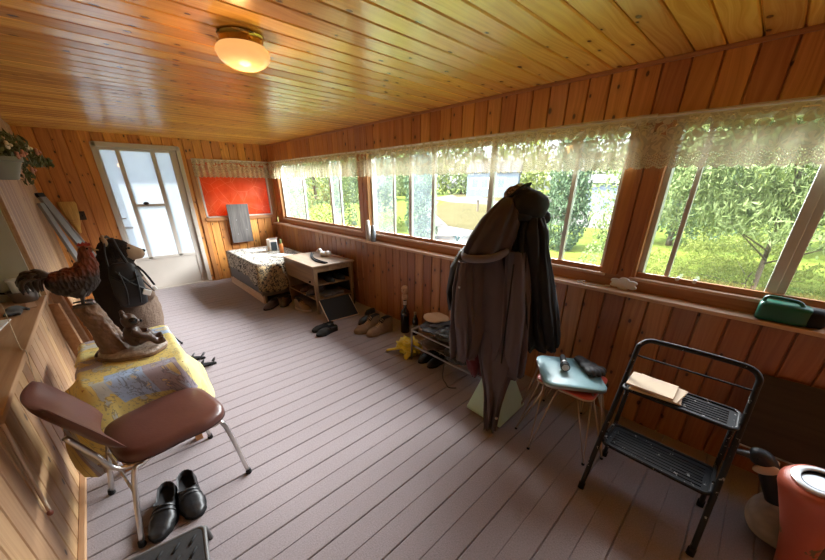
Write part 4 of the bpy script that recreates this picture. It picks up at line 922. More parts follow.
tag(MB().box((-0.66, 3.10, RZ0 + 0.0045), (0.11, 0.24, 0.009), Matrix.Rotation(-0.1, 3, 'Z')).build('white_tray', M['white_pl'], bevel=0.003), 'white sheet lying flat on the left ledge', 'sheet')
tag(MB().ell((-0.60, 2.42, RZ0 + 0.014), (0.02, 0.03, 0.014)).build('pebble', M['rubber'], smooth=180), 'small black lump on the left ledge edge', 'lump')
t = thing('tipped_stick', 'pale wooden stick with red tip against left half wall', 'stick', (XL + 0.02, 1.7, 0.34))
MB().tube(smoothpts([(XL + 0.02, 1.735, 0.775), (XL + 0.016, 1.715, 0.56), (XL + 0.015, 1.695, 0.355)], 4), 0.0065, 8).build('rod', plain('pale_rope', (0.55, 0.42, 0.30), 0.7), t, smooth=180)
MB().ell((XL + 0.015, 1.692, 0.345), (0.010, 0.010, 0.014)).build('tip', plain('rust_tip', (0.22, 0.07, 0.045), 0.6), t, smooth=180)
tag(MB().tube(smoothpts([(-0.66, 3.50, RZ0 + 0.06), (-0.60, 3.2, RZ0 + 0.075), (-0.50, 2.60, RZ0 + 0.006), (XL + 0.016, 2.5, RZ0 + 0.003), (XL + 0.018, 2.42, 0.70), (XL + 0.015, 2.30, 0.52)], 6), 0.0022, 5).build('string', plain('string', (0.55, 0.45, 0.32), 0.8)), 'thin string running from ledge down the half wall', 'string')

# ------------------------------------------------------------------ far right corner: board, chest with leopard cloth, cabinet
M['grey_wood'] = timber('weathered_board', (0.155, 0.140, 0.130), (0.075, 0.068, 0.063), 2, 0.8, 0.7, 0.4)
t = thing('weathered_board', 'grey weathered board propped against the end wall', 'board', (1.84, YF - 0.08, 0.6))
MB().box((1.835, YF - 0.075, 0.955), (0.35, 0.022, 0.66), Matrix.Rotation(radians(3.5), 3, 'X')).build('board', M['grey_wood'], t, bevel=0.003)
for x, z in ((1.74, 1.2), (1.93, 1.21), (1.78, 1.02), (1.92, 0.85), (1.76, 0.78)): MB().ell((x, YF - 0.090 + 0.061 * (z - 0.955) - 0.003, z), (0.008, 0.004, 0.008), None, 8, 5).build('nail_head', M['alu_dark'], t)
CX0, CX1, CY0, CY1, CZ = 1.43, 2.30, 4.68, 6.20, 0.56
t = thing('wooden_chest', 'low wooden chest under the spotted cloth', 'chest', (1.9, 5.4, 0))
MB().bb((CX0 + 0.02, CY0 + 0.02, 0.20), (CX1, CY1, CZ)).build('body', timber('dark_chest', (0.13, 0.105, 0.09), (0.07, 0.055, 0.045), 1, 0.6), t, bevel=0.004)
MB().bb((CX0 + 0.006, CY0 + 0.05, 0.13), (CX0 + 0.02, CY1 - 0.05, 0.34)).build('side_panel', plain('slate_panel', (0.10, 0.105, 0.12), 0.5), t)
MB().bb((CX0, CY0 + 0.0, 0.0), (CX0 + 0.03, CY1, 0.12)).build('base_board', M['sill'], t, bevel=0.003)
MB().bb((CX0, CY0, 0.10), (CX1, CY0 + 0.03, 0.17)).build('base_board', timber('chest_front', (0.17, 0.12, 0.08), (0.09, 0.06, 0.04), 0), t, bevel=0.003)
for x in (CX0 + 0.03, CX1 - 0.05):
    for y in (CY0 + 0.03, CY1 - 0.05): MB().bb((x - 0.028, y - 0.028, 0), (x + 0.03, y + 0.03, CZ)).build('corner_post', timber('post_wood', (0.20, 0.13, 0.08), (0.10, 0.06, 0.04), 2), t)
def leopard(name, a, b, c, sc=30):
    g = G(name); o = g.coord()
    v = g.n('ShaderNodeTexVoronoi', {'Vector': g.n('ShaderNodeVectorMath', {0: o, 1: g.n('ShaderNodeTexNoise', {'Vector': o, 'Scale': 12.0}).outputs[1]}, operation='ADD').outputs[0], 'Scale': sc}, feature='DISTANCE_TO_EDGE').outputs[0]
    f = g.noise(o, 27, 2, 0.5, 1.6)
    k = g.math('GREATER_THAN', f, 0.525)
    g.col(g.mix(k, g.mix(g.noise(o, 6, 3), a, b), c)); g.p(rough=0.75); g.bump(g.noise(o, 14, 3), 0.2, 0.01); return g.m
M['leopard'] = leopard('spotted_cloth', (0.42, 0.39, 0.32), (0.52, 0.49, 0.42), (0.030, 0.026, 0.022))
M['leopard2'] = leopard('spotted_cloth_tan', (0.30, 0.20, 0.085), (0.36, 0.25, 0.12), (0.04, 0.03, 0.022))
def hem_leo(u, x, y):
    h = 0.26
    if x < CX0 + 0.06: h = 0.22 + 0.10 * max(0, (5.2 - y) / 0.5)
    if y < CY0 + 0.06: h = 0.34
    if x > CX1 - 0.05 or y > CY1 - 0.02: h = 0.05
    return h + 0.02 * nz(u * 25, 3)
drape(CX0, CX1, CY0, CY1 - 0.05, CZ + 0.002, hem_leo, M['leopard'], 'spotted_cloth', 0.014, 13, 4.4, r=0.10, per=180, steps=9)
tag(bpy.data.objects['spotted_cloth'], 'black spotted cream cloth draped over the chest', 'cloth')
m = MB(); mm = 14
for i in range(mm + 1):
    for j in range(9):
        u, v = i / mm, j / 8; x = lerp(1.40, 1.75, u); top = 0.555; y = CY0 - 0.045 - 0.012 * sin(u * 9) - 0.03 * v
        m.v.append(Vector((x + 0.10 * v * (u - 0.3), y, lerp(top, 0.22 - 0.06 * sin(u * 3), v) + 0.0)))
for i in range(mm):
    for j in range(8): q = i * 9 + j; m.f.append([q, q + 1, q + 10, q + 9]); m.mi.append(0)
tag(m.build('cloth_flap', M['leopard2'], smooth=180, solid=0.004), 'tan folded back flap at front corner of the spotted cloth', 'cloth flap')
cz = CZ + 0.009
t = thing('paper_carton', 'white carton with dark panel on the spotted cloth', 'carton', (2.02, 5.62, cz))
m = MB().bb((1.955, 5.55, cz), (2.085, 5.68, cz + 0.19)); m.build('box', M['paper'], t, bevel=0.002)
MB().bb((1.975, 5.543, cz + 0.01), (2.07, 5.551, cz + 0.15)).build('dark_panel', plain('dark_print', (0.02, 0.03, 0.035), 0.5), t)
MB().loft([[(1.955, 5.55, cz + 0.19), (2.085, 5.55, cz + 0.19), (2.085, 5.553, cz + 0.19), (1.955, 5.553, cz + 0.19)], [(1.94, 5.50, cz + 0.225), (2.095, 5.50, cz + 0.225), (2.095, 5.503, cz + 0.225), (1.94, 5.503, cz + 0.225)]]).build('flap', M['paper'], t)
t = thing('paint_can', 'orange can with dark top beside the white carton', 'can', (2.06, 5.34, cz))
MB().lathe([(0.030, 0), (0.032, 0.004), (0.032, 0.13), (0.022, 0.145), (0.0, 0.146)], 24, (2.06, 5.34, cz)).build('can', plain('orange_label', (0.62, 0.20, 0.05), 0.4, 0, 0.35, 30), t, smooth=40)
MB().lathe([(0.019, 0.145), (0.019, 0.20), (0.012, 0.215), (0, 0.216)], 18, (2.06, 5.34, cz)).build('cap', plain('olive_cap', (0.10, 0.14, 0.04), 0.4), t, smooth=40)
for k, (x, y, w, l, a) in enumerate(((1.72, 5.30, 0.22, 0.30, 0.2), (1.80, 5.78, 0.30, 0.22, -0.3), (1.95, 5.10, 0.21, 0.28, 0.5))):
    tag(MB().box((x, y, cz + 0.002 + 0.002 * k), (w, l, 0.003), Matrix.Rotation(a, 3, 'Z')).build('paper_sheet', M['paper']), ('pale paper lying near chest front edge on spotted cloth', 'pale paper lying behind the carton on spotted cloth', 'pale paper next to cabinet on spotted cloth')[k], 'paper')
# cabinet
AX0, AX1, AY0, AY1, AZ = 1.80, 2.38, 3.74, 4.62, 0.655
M['cab'] = timber('worn_cabinet_wood', (0.27, 0.155, 0.066), (0.155, 0.082, 0.034), 1, 0.5, 0.6)
M['cab_z'] = timber('worn_cabinet_leg', (0.26, 0.15, 0.07), (0.14, 0.075, 0.035), 2, 0.5, 0.6)
t = thing('side_cabinet', 'worn wooden cabinet with open shelves along the window wall', 'cabinet', ((AX0 + AX1) / 2, (AY0 + AY1) / 2, 0))
MB().bb((AX0 - 0.02, AY0 - 0.02, AZ - 0.02), (AX1 + 0.02, AY1 + 0.01, AZ)).build('top', timber('pale_top', (0.33, 0.225, 0.13), (0.22, 0.14, 0.075), 1, 0.35, 0.5), t, bevel=0.004)
MB().bb((AX0, AY0 + 0.04, 0.40), (AX0 + 0.018, AY1 - 0.03, AZ - 0.02)).build('drawer_front', M['cab'], t, bevel=0.003)
MB().bb((AX0 + 0.01, AY0 + 0.005, AZ - 0.09), (AX1, AY0 + 0.02, AZ - 0.02)).build('apron', M['cab'], t)
MB().bb((AX1 - 0.015, AY0, 0.02), (AX1, AY1, AZ - 0.02)).build('back_panel', M['dark'], t)
MB().bb((AX0 + 0.02, AY1 - 0.02, 0.04), (AX1, AY1, AZ - 0.02)).build('end_panel', M['cab_z'], t)
for z in (0.20, 0.40): MB().bb((AX0 + 0.01, AY0 + 0.01, z - 0.018), (AX1 - 0.01, AY1 - 0.01, z)).build('shelf', M['cab'], t, bevel=0.003)
for x in (AX0 + 0.02, AX1 - 0.02):
    for y in (AY0 + 0.02, AY1 - 0.025):
        MB().loft([[(x + a * s, y + b * s, z) for a, b in ((-1, -1), (1, -1), (1, 1), (-1, 1))] for s, z in ((0.014, 0.0), (0.016, 0.03), (0.022, 0.36), (0.026, AZ - 0.02))]).build('leg', M['cab_z'], t, bevel=0.002)
MB().ell((AX0 - 0.012, AY0 + 0.12, 0.43), 0.014).build('knob', M['rubber'], t, smooth=180)
t = thing('black_cable', 'looped black cable lying across the cabinet top', 'cable', (2.05, 4.0, AZ))
for k in range(2): MB().tube(smoothpts([(2.18, 4.52 - 0.05 * k, AZ + 0.009), (2.06, 4.30 - 0.04 * k, AZ + 0.010 + 0.004 * k), (1.98 + 0.035 * k, 4.08, AZ + 0.009), (1.96 + 0.05 * k, 3.90, AZ + 0.009), (1.99 + 0.03 * k, 3.77, AZ + 0.009)], 6), 0.009, 8).build('cord', M['rubber'], t, smooth=180)
t = thing('white_ornament', 'small white lumpy figurine on the cabinet top', 'figurine', (2.22, 4.22, AZ))
m = MB().ell((2.22, 4.22, AZ + 0.035), (0.06, 0.07, 0.035)); m.ell((2.20, 4.29, AZ + 0.07), (0.035, 0.035, 0.035)); m.ell((2.25, 4.15, AZ + 0.045), (0.045, 0.05, 0.04)); m.tube([(2.18, 4.30, AZ + 0.07), (2.15, 4.33, AZ + 0.06)], [0.02, 0.008])
m.build('body', M['white_pl'], t, voxel=0.01, smoothit=3); MB().ell((2.175, 4.28, AZ + 0.085), 0.009).build('eye', M['rubber'], t)
tag(MB().box((2.33, 4.02, AZ + 0.006), (0.04, 0.30, 0.012), Matrix.Rotation(0.15, 3, 'Z')).build('wooden_stick', M['trim_y'], bevel=0.002), 'short pale stick on the cabinet top by the wall', 'stick')
tag(MB().box((2.24, 4.85, CZ + 0.02), (0.09, 0.34, 0.02), Matrix.Rotation(0.25, 3, 'Z')).build('wood_offcut', M['trim_y'], bevel=0.003), 'brown slat on the chest beside the wall', 'slat')
t = thing('framed_panel', 'dark panel in thin pale frame leaning on cabinet end', 'panel', (2.03, 3.50, 0))
q = Matrix.Rotation(radians(-48), 3, 'X'); c0 = Vector((1.985, 3.51, 0.118)); q2 = Matrix.Rotation(radians(-4), 3, 'Z') @ q
MB().box(c0, (0.42, 0.010, 0.31), q2).build('panel', M['dark'], t)
for d, s_ in (((0, -0.003, 0.158), (0.44, 0.014, 0.006)), ((0, -0.003, -0.158), (0.44, 0.014, 0.007)), ((0.214, -0.003, 0), (0.006, 0.014, 0.32)), ((-0.214, -0.003, 0), (0.006, 0.014, 0.32))):
    MB().box(c0 + q2 @ Vector(d), s_, q2).build('frame_strip', M['sill'] if d[2] <= 0 else M['rubber'], t)

# ------------------------------------------------------------------ footwear
def shoe(name, label, cat, loc, rz, L, Wd, hh, mats, sole=0.022, heel_h=None, laces=None, closed=0.46, flat=False, band=None, tilt=0.0, group=None, tongue=False):
    """shoe with its heel at -L/2 and toe at +L/2; collar height table hh over t, open from the heel to `closed`"""
    t = thing(name.replace('left_', ''), label, cat, loc, rz, group); P_ = loc3(loc, rz)
    wid = lambda u: Wd / 2 * interp([(0.0, 0.03), (0.03, 0.46), (0.10, 0.76), (0.30, 0.80), (0.5, 0.86), (0.70, 1.0), (0.88, 0.80), (0.96, 0.52), (1.0, 0.22)], u)
    cen = lambda u: 0.010 * sin(u * 3.1) * (1 if 'left' in name else -1)
    up, lo = [], []
    N_ = 40
    pts = [i / N_ for i in range(N_ + 1)]
    poly = [((u - 0.5) * L, cen(u) + wid(u) * 1.05) for u in pts] + [((u - 0.5) * L, cen(u) - wid(u) * 1.05) for u in reversed(pts)]
    rg = []
    for z, s_ in ((0.0, 0.97), (0.004, 1.0), (sole, 1.0)):
        rg.append([P_(x * (0.99 + 0.01 * s_), y * s_, z + (0.10 * max(0, x / L - 0.22) ** 2 * L * 4 if z == 0.0 else 0)) for x, y in poly])
    MB().loft(rg).build('sole', mats[1], t, smooth=40)
    rings = []; n = 8
    for u in pts:
        w = wid(u); h = interp(hh, u) ; x = (u - 0.5) * L; c = cen(u); row = []; op = u < closed
        if u == 0.0 or u == 1.0: w *= 0.9
        th = 0.006
        for k in range(n + 1):      # right foot of arc up to collar
            a = k / n
            if op: row.append(P_(x + (0.0), c - w * (1 - 0.10 * a * a - 0.04 * a), sole * 0.9 + (h - sole * 0.9) * a))
            else:
                an = a * pi / 2; row.append(P_(x, c - w * cos(an) ** 0.75 if an < pi / 2 - 1e-6 else c, sole * 0.9 + (h - sole * 0.9) * sin(an) ** 0.9))
        ins = []
        if op:
            wi = w * 0.86 - th; wb = w - th * 1.5
            ins = [P_(x, c - wi, h - 0.003), P_(x, c - wb, sole + 0.012), P_(x, c, sole + 0.008), P_(x, c + wb, sole + 0.012), P_(x, c + wi, h - 0.003)]
        else: ins = [P_(x, c + 0.0001 * i, h - 0.0002 * abs(2 - i)) for i in (-2, -1, 0, 1, 2)]
        row += ins
        for k in range(n, -1, -1):
            a = k / n
            if op: row.append(P_(x, c + w * (1 - 0.10 * a * a - 0.04 * a), sole * 0.9 + (h - sole * 0.9) * a))
            else:
                an = a * pi / 2; row.append(P_(x, c + w * cos(an) ** 0.75 if an < pi / 2 - 1e-6 else c, sole * 0.9 + (h - sole * 0.9) * sin(an) ** 0.9))
        rings.append(row)
    mb = MB(); mb.loft(rings, True, True)
    R_ = len(rings[0])
    for i in range(len(mb.f)):
        f = mb.f[i]
        if len(f) == 4 and all(n + 1 <= (v % R_) <= n + 5 for v in f): mb.mi[i] = 1
    up = mb.build('upper', [mats[0], mats[2] if len(mats) > 2 else M['dark']], t, smooth=60)
    if laces:
        u0, u1, k_ = laces
        for k in range(k_):
            u = lerp(u0, u1, k / max(1, k_ - 1)); w = wid(u) * 0.42; h = interp(hh, max(u, closed)) if u >= closed else interp(hh, u)
            MB().tube(smoothpts([P_((u - 0.5) * L, cen(u) - w, h - 0.004), P_((u - 0.5) * L + 0.004, cen(u), h + 0.007), P_((u - 0.5) * L, cen(u) + w, h - 0.004)], 4), 0.0035, 6).build('lace', mats[3], t)
    if band:
        for b0 in band:
            pt = [P_((b0 - 0.5) * L, cen(b0) + wid(b0) * 1.0 * cos(a) , sole + (interp(hh, b0) - sole + 0.003) * sin(a) ** 0.9) for a in [0.25 + (pi - 0.5) * k / 14 for k in range(15)]]
            MB().tube(pt, 0.008, 8, flat=0.5).build('strap', mats[0], t, smooth=180)
    return t
M['leather_k'] = plain('black_leather', (0.009, 0.009, 0.010), 0.42, 0, 0.4, 30, 0.2, 60)
M['leather_br'] = plain('brown_leather', (0.060, 0.034, 0.024), 0.5, 0, 0.4, 30, 0.2, 60)
M['leather_tan'] = plain('tan_leather', (0.20, 0.125, 0.070), 0.65, 0, 0.3, 25, 0.2, 60)
M['sole_tan'] = plain('tan_sole', (0.20, 0.13, 0.075), 0.8); M['sole_w'] = plain('pale_sole', (0.36, 0.28, 0.20), 0.8)
M['lace_t'] = plain('tan_lace', (0.35, 0.23, 0.12), 0.8)
M['lining'] = plain('dark_lining', (0.022, 0.021, 0.022), 0.9)
LOW = [(0.0, 0.072), (0.12, 0.066), (0.35, 0.058), (0.44, 0.074), (0.6, 0.070), (0.8, 0.056), (0.95, 0.043), (1.0, 0.032)]
BOOT = [(0.0, 0.175), (0.1, 0.185), (0.3, 0.178), (0.40, 0.150), (0.5, 0.115), (0.62, 0.09), (0.8, 0.078), (0.95, 0.060), (1.0, 0.04)]
MID = [(0.0, 0.10), (0.15, 0.098), (0.35, 0.092), (0.45, 0.098), (0.6, 0.085), (0.8, 0.068), (0.95, 0.05), (1.0, 0.035)]
kset = (M['leather_k'], M['rubber'], M['lining'])
def yawto(a, b): return atan2(b[1] - a[1], b[0] - a[0])
shoe('left_slip_on_shoe', 'black leather slip on shoe left of its pair, nearest the chair leg', 'shoe', (-0.160, 1.730, 0), yawto((-0.10, 1.925), (-0.205, 1.55)), 0.325, 0.118, LOW, kset, band=(0.52, 0.60), closed=0.48)
shoe('slip_on_shoe', 'black leather slip on shoe right of its pair, toe at the tray', 'shoe', (-0.030, 1.745, 0), yawto((-0.03, 1.93), (-0.035, 1.55)), 0.325, 0.118, LOW, kset, band=(0.52, 0.60), closed=0.48)
brs = (M['leather_br'], M['rubber'], M['lining'])
shoe('left_brown_shoe', 'dark brown shoe on the floor at the chest corner', 'shoe', (1.45, 4.46, 0), radians(215), 0.30, 0.115, MID, brs)
shoe('brown_shoe', 'dark brown shoe further under the front of the chest', 'shoe', (1.66, 4.44, 0), radians(228), 0.30, 0.115, MID, brs)
tset = (M['leather_tan'], M['sole_w'], M['lining'], M['lace_t'])
shoe('hiking_boot', 'tan hiking boot poking out below the cabinet', 'boot', (1.74, 4.06, 0), radians(-78), 0.31, 0.115, [(0.0, 0.15), (0.3, 0.15), (0.45, 0.12), (0.6, 0.095), (0.8, 0.08), (1.0, 0.045)], tset, laces=(0.42, 0.6, 4), sole=0.035)
shoe('left_slipper', 'black slipper of the floor pair, on the cabinet side', 'slipper', (1.62, 3.29, 0), radians(185), 0.29, 0.125, [(0.0, 0.055), (0.3, 0.05), (0.45, 0.065), (0.7, 0.06), (1.0, 0.035)], (fabric('black_felt', (0.009, 0.008, 0.008), sheen=0.0), M['rubber'], M['lining']), closed=0.42)
shoe('slipper', 'black slipper of the floor pair, on the near side', 'slipper', (1.60, 3.155, 0), radians(190), 0.29, 0.125, [(0.0, 0.055), (0.3, 0.05), (0.45, 0.065), (0.7, 0.06), (1.0, 0.035)], (bpy.data.materials['black_felt'], M['rubber'], M['lining']), closed=0.42)
shoe('black_boot', 'black ankle boot between the dark panel and tan boots', 'boot', (2.13, 3.10, 0), radians(190), 0.28, 0.11, [(0.0, 0.15), (0.3, 0.14), (0.5, 0.09), (0.8, 0.07), (1.0, 0.04)], kset)
t2 = (M['leather_tan'], M['sole_tan'], M['lining'], M['lace_t'])
shoe('left_work_boot', 'tan laced work boot, left one of the upright pair', 'boot', (1.985, 2.89, 0), radians(172), 0.34, 0.132, BOOT, t2, laces=(0.36, 0.60, 6), sole=0.03)
shoe('work_boot', 'tan laced work boot, right one of the upright pair', 'boot', (2.045, 2.73, 0), radians(174), 0.34, 0.132, BOOT, t2, laces=(0.36, 0.60, 6), sole=0.03)
def sandal(name, label, loc, rz):
    t = thing(name, label, 'sandal', loc, rz); P_ = loc3(loc, rz)
    poly = [(x * 0.14, y * 0.048 * (0.8 + 0.25 * x)) for x, y in [(cos(2 * pi * k / 24), sin(2 * pi * k / 24)) for k in range(24)]]
    MB().loft([[P_(x, y, z) for x, y in poly] for z in (0, 0.02)]).build('sole', M['rubber'], t, bevel=0.004)
    for x0, h in ((0.06, 0.036), (-0.10, 0.045), (-0.01, 0.042)):
        MB().tube([P_(x0 - (0.03 * sin(a) if x0 < 0 else 0), 0.048 * cos(a), 0.015 + h * sin(a)) for a in [pi * k / 12 for k in range(13)]], 0.013, 8, flat=0.45).build('strap', M['leather_k'], t, smooth=180)
sandal('sandal', 'black strappy sandal beside the table, the far one', (0.29, 3.52, 0), radians(150)); sandal('sandal', 'black strappy sandal beside the table, the near one', (0.33, 3.30, 0), radians(165))
# footwear on the cabinet shelves
shoe('dark_shoe', 'dark shoe on the cabinet lower shelf, front side', 'shoe', (1.93, 4.02, 0.20), radians(180), 0.28, 0.10, MID, brs)
shoe('dark_shoe', 'dark shoe on the cabinet lower shelf, further back', 'shoe', (1.94, 4.22, 0.20), radians(182), 0.28, 0.10, MID, brs)
shoe('dark_shoe', 'black shoe on upper shelf at the open cabinet end', 'shoe', (2.07, 3.86, 0.40), radians(-95), 0.27, 0.10, LOW, kset)
shoe('dark_shoe', 'black shoe on upper shelf by the wall', 'shoe', (2.23, 3.88, 0.40), radians(-88), 0.27, 0.10, LOW, kset)
for k in range(2): tag(MB().box((2.09, 3.90, 0.2085 + 0.017 * k), (0.30, 0.22, 0.016), Matrix.Rotation(0.06 * k, 3, 'Z')).build('magazine', M['grey_wood']), ('pale magazine on the cabinet lower shelf, lower of two', 'pale magazine on the cabinet lower shelf, upper of two')[k], 'magazine')

# ------------------------------------------------------------------ step stool tray near the camera
def tread(mb_m, t, c, dx, dy, z, name='tread', rim=0.02, ribs=9, along='y', mat='black_metal', rot=0.0):
    q = Matrix.Rotation(rot, 3, 'Z'); P_ = lambda x, y, zz: Vector((c[0], c[1], z)) + q @ Vector((x, y, zz))
    ol = rrect(-dx / 2, dx / 2, -dy / 2, dy / 2, min(dx, dy) * 0.16, 6)
    m = MB().loft([[P_(x, y, 0) for x, y in ol], [P_(x, y, 0.010) for x, y in ol]]); pr = m.build(name, M[mat], t, smooth=40)
    MB().tube([P_(x, y, 0.010) for x, y in ol] + [P_(*ol[0], 0.010)], 0.009, 8, cap=False).build('rim', M[mat], pr, smooth=180)
    rb = MB()
    for k in range(ribs):
        f = (k + 0.5) / ribs - 0.5
        if along == 'y': rb.tube([P_(f * (dx - 0.05), -dy / 2 + 0.035, 0.010), P_(f * (dx - 0.05), dy / 2 - 0.035, 0.010)], 0.004, 6)
        else: rb.tube([P_(-dx / 2 + 0.03, f * (dy - 0.05), 0.010), P_(dx / 2 - 0.03, f * (dy - 0.05), 0.010)], 0.004, 6)
    rb.build('ribs', M[mat], pr, smooth=180)
M['tray'] = plain('grey_rubber_tread', (0.018, 0.017, 0.017), 0.85, 0, 0.4, 40, 0.2)
t = thing('low_step', 'low ribbed step with grey frame in front of black slip on shoes', 'step', (-0.215, 1.325, 0))
tz = 0.115
fx0, fy0 = Vector((-0.06, 1.485)), Vector((-0.30, 1.50))
q = Matrix.Rotation(radians(-8), 3, 'Z'); Pq = lambda x, y, z: Vector((-0.215, 1.325, z)) + q @ Vector((x, y, 0))
ol = rrect(-0.17, 0.17, -0.115, 0.115, 0.03, 5)
MB().loft([[Pq(x, y, tz - 0.012) for x, y in ol], [Pq(x, y, tz) for x, y in ol]]).build('tread', M['tray'], t, smooth=40)
rb = MB()
for i in range(5):
    for j in range(3): rb.tube([Pq(-0.13 + 0.062 * i, -0.085 + 0.065 * j, tz), Pq(-0.105 + 0.062 * i, -0.045 + 0.065 * j, tz)], 0.006, 6)
rb.build('ribs', M['rubber'], t, smooth=180)
for s_ in (-1, 1):
    MB().tube(smoothpts([Pq(0.175 * s_, 0.09, tz - 0.01), Pq(0.178 * s_, 0.118, tz - 0.02), Pq(0.185 * s_, 0.13, 0.0)], 4), 0.011, 8).build('leg', M['tube_grey'], t, smooth=180)
    MB().tube(smoothpts([Pq(0.175 * s_, -0.09, tz - 0.01), Pq(0.178 * s_, -0.118, tz - 0.02), Pq(0.185 * s_, -0.13, 0.0)], 4), 0.011, 8).build('leg', M['tube_grey'], t, smooth=180)
MB().tube([Pq(x, y, tz - 0.006) for x, y in rrect(-0.178, 0.178, -0.122, 0.122, 0.03, 5)] + [Pq(*rrect(-0.178, 0.178, -0.122, 0.122, 0.03, 5)[0], tz - 0.006)], 0.009, 8, cap=False).build('frame', M['tube_grey'], t, smooth=180)

# ------------------------------------------------------------------ bottles, yellow bag, shoe rack by the window wall
M['glass_k'] = plain('dark_bottle_glass', (0.014, 0.013, 0.012), 0.15, 0, 0.3)
t = thing('wine_bottle', 'tall dark bottle with a carved wooden stopper by the wall', 'bottle', (2.29, 2.56, 0))
BM = Matrix.Translation((2.29, 2.56, 0)) @ Matrix.Diagonal((1.05, 1.05, 1.2, 1))
MB().lathe([(0.046, 0), (0.050, 0.006), (0.050, 0.19), (0.044, 0.215), (0.022, 0.25), (0.0185, 0.27), (0.0185, 0.335), (0.0, 0.336)], 26, (0, 0, 0)).move(BM).build('body', M['glass_k'], t, smooth=40)
MB().lathe([(0.0205, 0.285), (0.0205, 0.325)], 20, (0, 0, 0)).move(BM).build('label', plain('neck_label', (0.40, 0.36, 0.32), 0.7, 0, 0.4, 60), t, smooth=40)
m = MB().lathe([(0.0, 0.336), (0.030, 0.338), (0.034, 0.36), (0.028, 0.385), (0.020, 0.395), (0.034, 0.41), (0.040, 0.43), (0.036, 0.455), (0.018, 0.47), (0.0, 0.472)], 22, (0, 0, 0)).move(BM)
m.build('stopper', plain('pale_carved_stopper', (0.40, 0.25, 0.15), 0.6, 0, 0.5, 50), t, smooth=50)
for k, a in enumerate((2.9, 3.6)): MB().ell((2.29 + 0.037 * cos(a), 2.56 + 0.037 * sin(a), 0.525), 0.006).build('eye', M['rubber'], t)
t = thing('small_bottle', 'small dark bottle with pale cap next to the tall bottle', 'bottle', (2.33, 2.43, 0))
MB().lathe([(0.033, 0), (0.036, 0.005), (0.036, 0.17), (0.028, 0.20), (0.014, 0.225), (0.013, 0.25), (0.0, 0.251)], 22, (2.33, 2.43, 0)).build('body', M['glass_k'], t, smooth=40)
MB().lathe([(0.016, 0.245), (0.016, 0.275), (0.0, 0.277)], 16, (2.33, 2.43, 0)).build('cap', M['sole_w'], t, smooth=40)
MB().lathe([(0.0368, 0.06), (0.0368, 0.13)], 22, (2.33, 2.43, 0), cap=False).build('label', M['grey_wood'], t, smooth=40)
M['yellow'] = plain('yellow_plastic_bag', (0.56, 0.45, 0.035), 0.35, 0, 0.3, 12, 0.5, 22)
t = thing('plastic_bag', 'crumpled yellow plastic bag on the floor at the shoe rack', 'bag', (1.97, 2.16, 0))
def crumple(c, r, amp, seed, fr=3.0, nu=40, nv=24, squash=0.0, flatz=None):
    m = MB(); rings = []
    for i in range(nv + 1):
        ph = -pi / 2 + pi * i / nv; cr = max(cos(ph), 0.02); row = []
        for k in range(nu):
            a = 2 * pi * k / nu; d = Vector((cr * cos(a), cr * sin(a), sin(ph)))
            f = 1 + amp * (nz(d.x * fr + seed, d.y * fr, d.z * fr) + 0.6 * abs(nz(d.x * fr * 2.3, d.y * fr * 2.3 + seed, d.z * fr * 2.3)))
            p = Vector((c[0] + r[0] * d.x * f, c[1] + r[1] * d.y * f, c[2] + r[2] * d.z * f))
            if flatz is not None: p.z = max(p.z, flatz + 0.002 * cr)
            row.append(p)
        rings.append(row)
    return m.loft(rings)
m = crumple((1.985, 2.15, 0.07), (0.10, 0.13, 0.085), 0.42, 2.0, 3.4, flatz=0.0); m.build('body', M['yellow'], t, smooth=50)
MB().tube(smoothpts([(1.93, 2.20, 0.06), (1.85, 2.26, 0.045), (1.83, 2.32, 0.02), (1.88, 2.33, 0.012)], 5), [0.03, 0.028, 0.026, 0.024, 0.024, 0.022, 0.02, 0.02, 0.022, 0.024, 0.024, 0.022, 0.02, 0.018, 0.015, 0.012], 8, flat=0.4).build('handle', M['yellow'], t, smooth=180)
MB().tube(smoothpts([(1.93, 2.08, 0.10), (1.88, 2.06, 0.05), (1.86, 2.09, 0.008)], 5), [0.026] * 11, 8, flat=0.4).build('handle', M['yellow'], t, smooth=180)
SX0, SX1, SY0, SY1 = 1.90, 2.27, 1.16, 2.03
t = thing('shoe_rack', 'low two tier metal shoe rack beside the coat stand', 'shoe rack', ((SX0 + SX1) / 2, (SY0 + SY1) / 2, 0))
M['rackm'] = plain('grey_rack_metal', (0.32, 0.31, 0.31), 0.4, 0.7, 0.2)
for y in (SY0, SY1):
    for x in (SX0, SX1): MB().tube([(x, y, 0), (x, y, 0.33)], 0.009, 8).build('leg', M['rackm'], t, smooth=180)
    MB().tube([(SX0, y, 0.325), (SX1, y, 0.325)], 0.011, 8).build('end_bar', M['rackm'], t, smooth=180)
for z in (0.16, 0.315):
    m = MB()
    for x in (SX0, SX0 + 0.09, SX0 + 0.18, SX0 + 0.28, SX1): m.tube([(x, SY0, z), (x, SY1, z)], 0.006 if SX0 < x < SX1 else 0.008, 8)
    m.build('shelf', M['rackm'], t, smooth=180)
zt_ = 0.326
t = thing('flat_cap', 'tan flat cap lying on top of the shoe rack pile', 'cap', (2.12, 1.92, 0.40))
M['tanfelt'] = fabric('tan_felt', (0.44, 0.27, 0.14), (0.31, 0.18, 0.09), sheen=0.0)
m = crumple((2.13, 1.93, 0.418), (0.115, 0.125, 0.018), 0.18, 5, 1.6); m.build('crown', M['tanfelt'], t, smooth=180)
MB().loft([[(2.12 + 0.10 * cos(a) * s, 1.80 - 0.055 * sin(a) * s, 0.415 - 0.004 * s) for a in [pi * k / 14 for k in range(15)]] for s in (0.3, 1.0, 1.02)], True, True).build('brim', M['lining'], t, smooth=60)
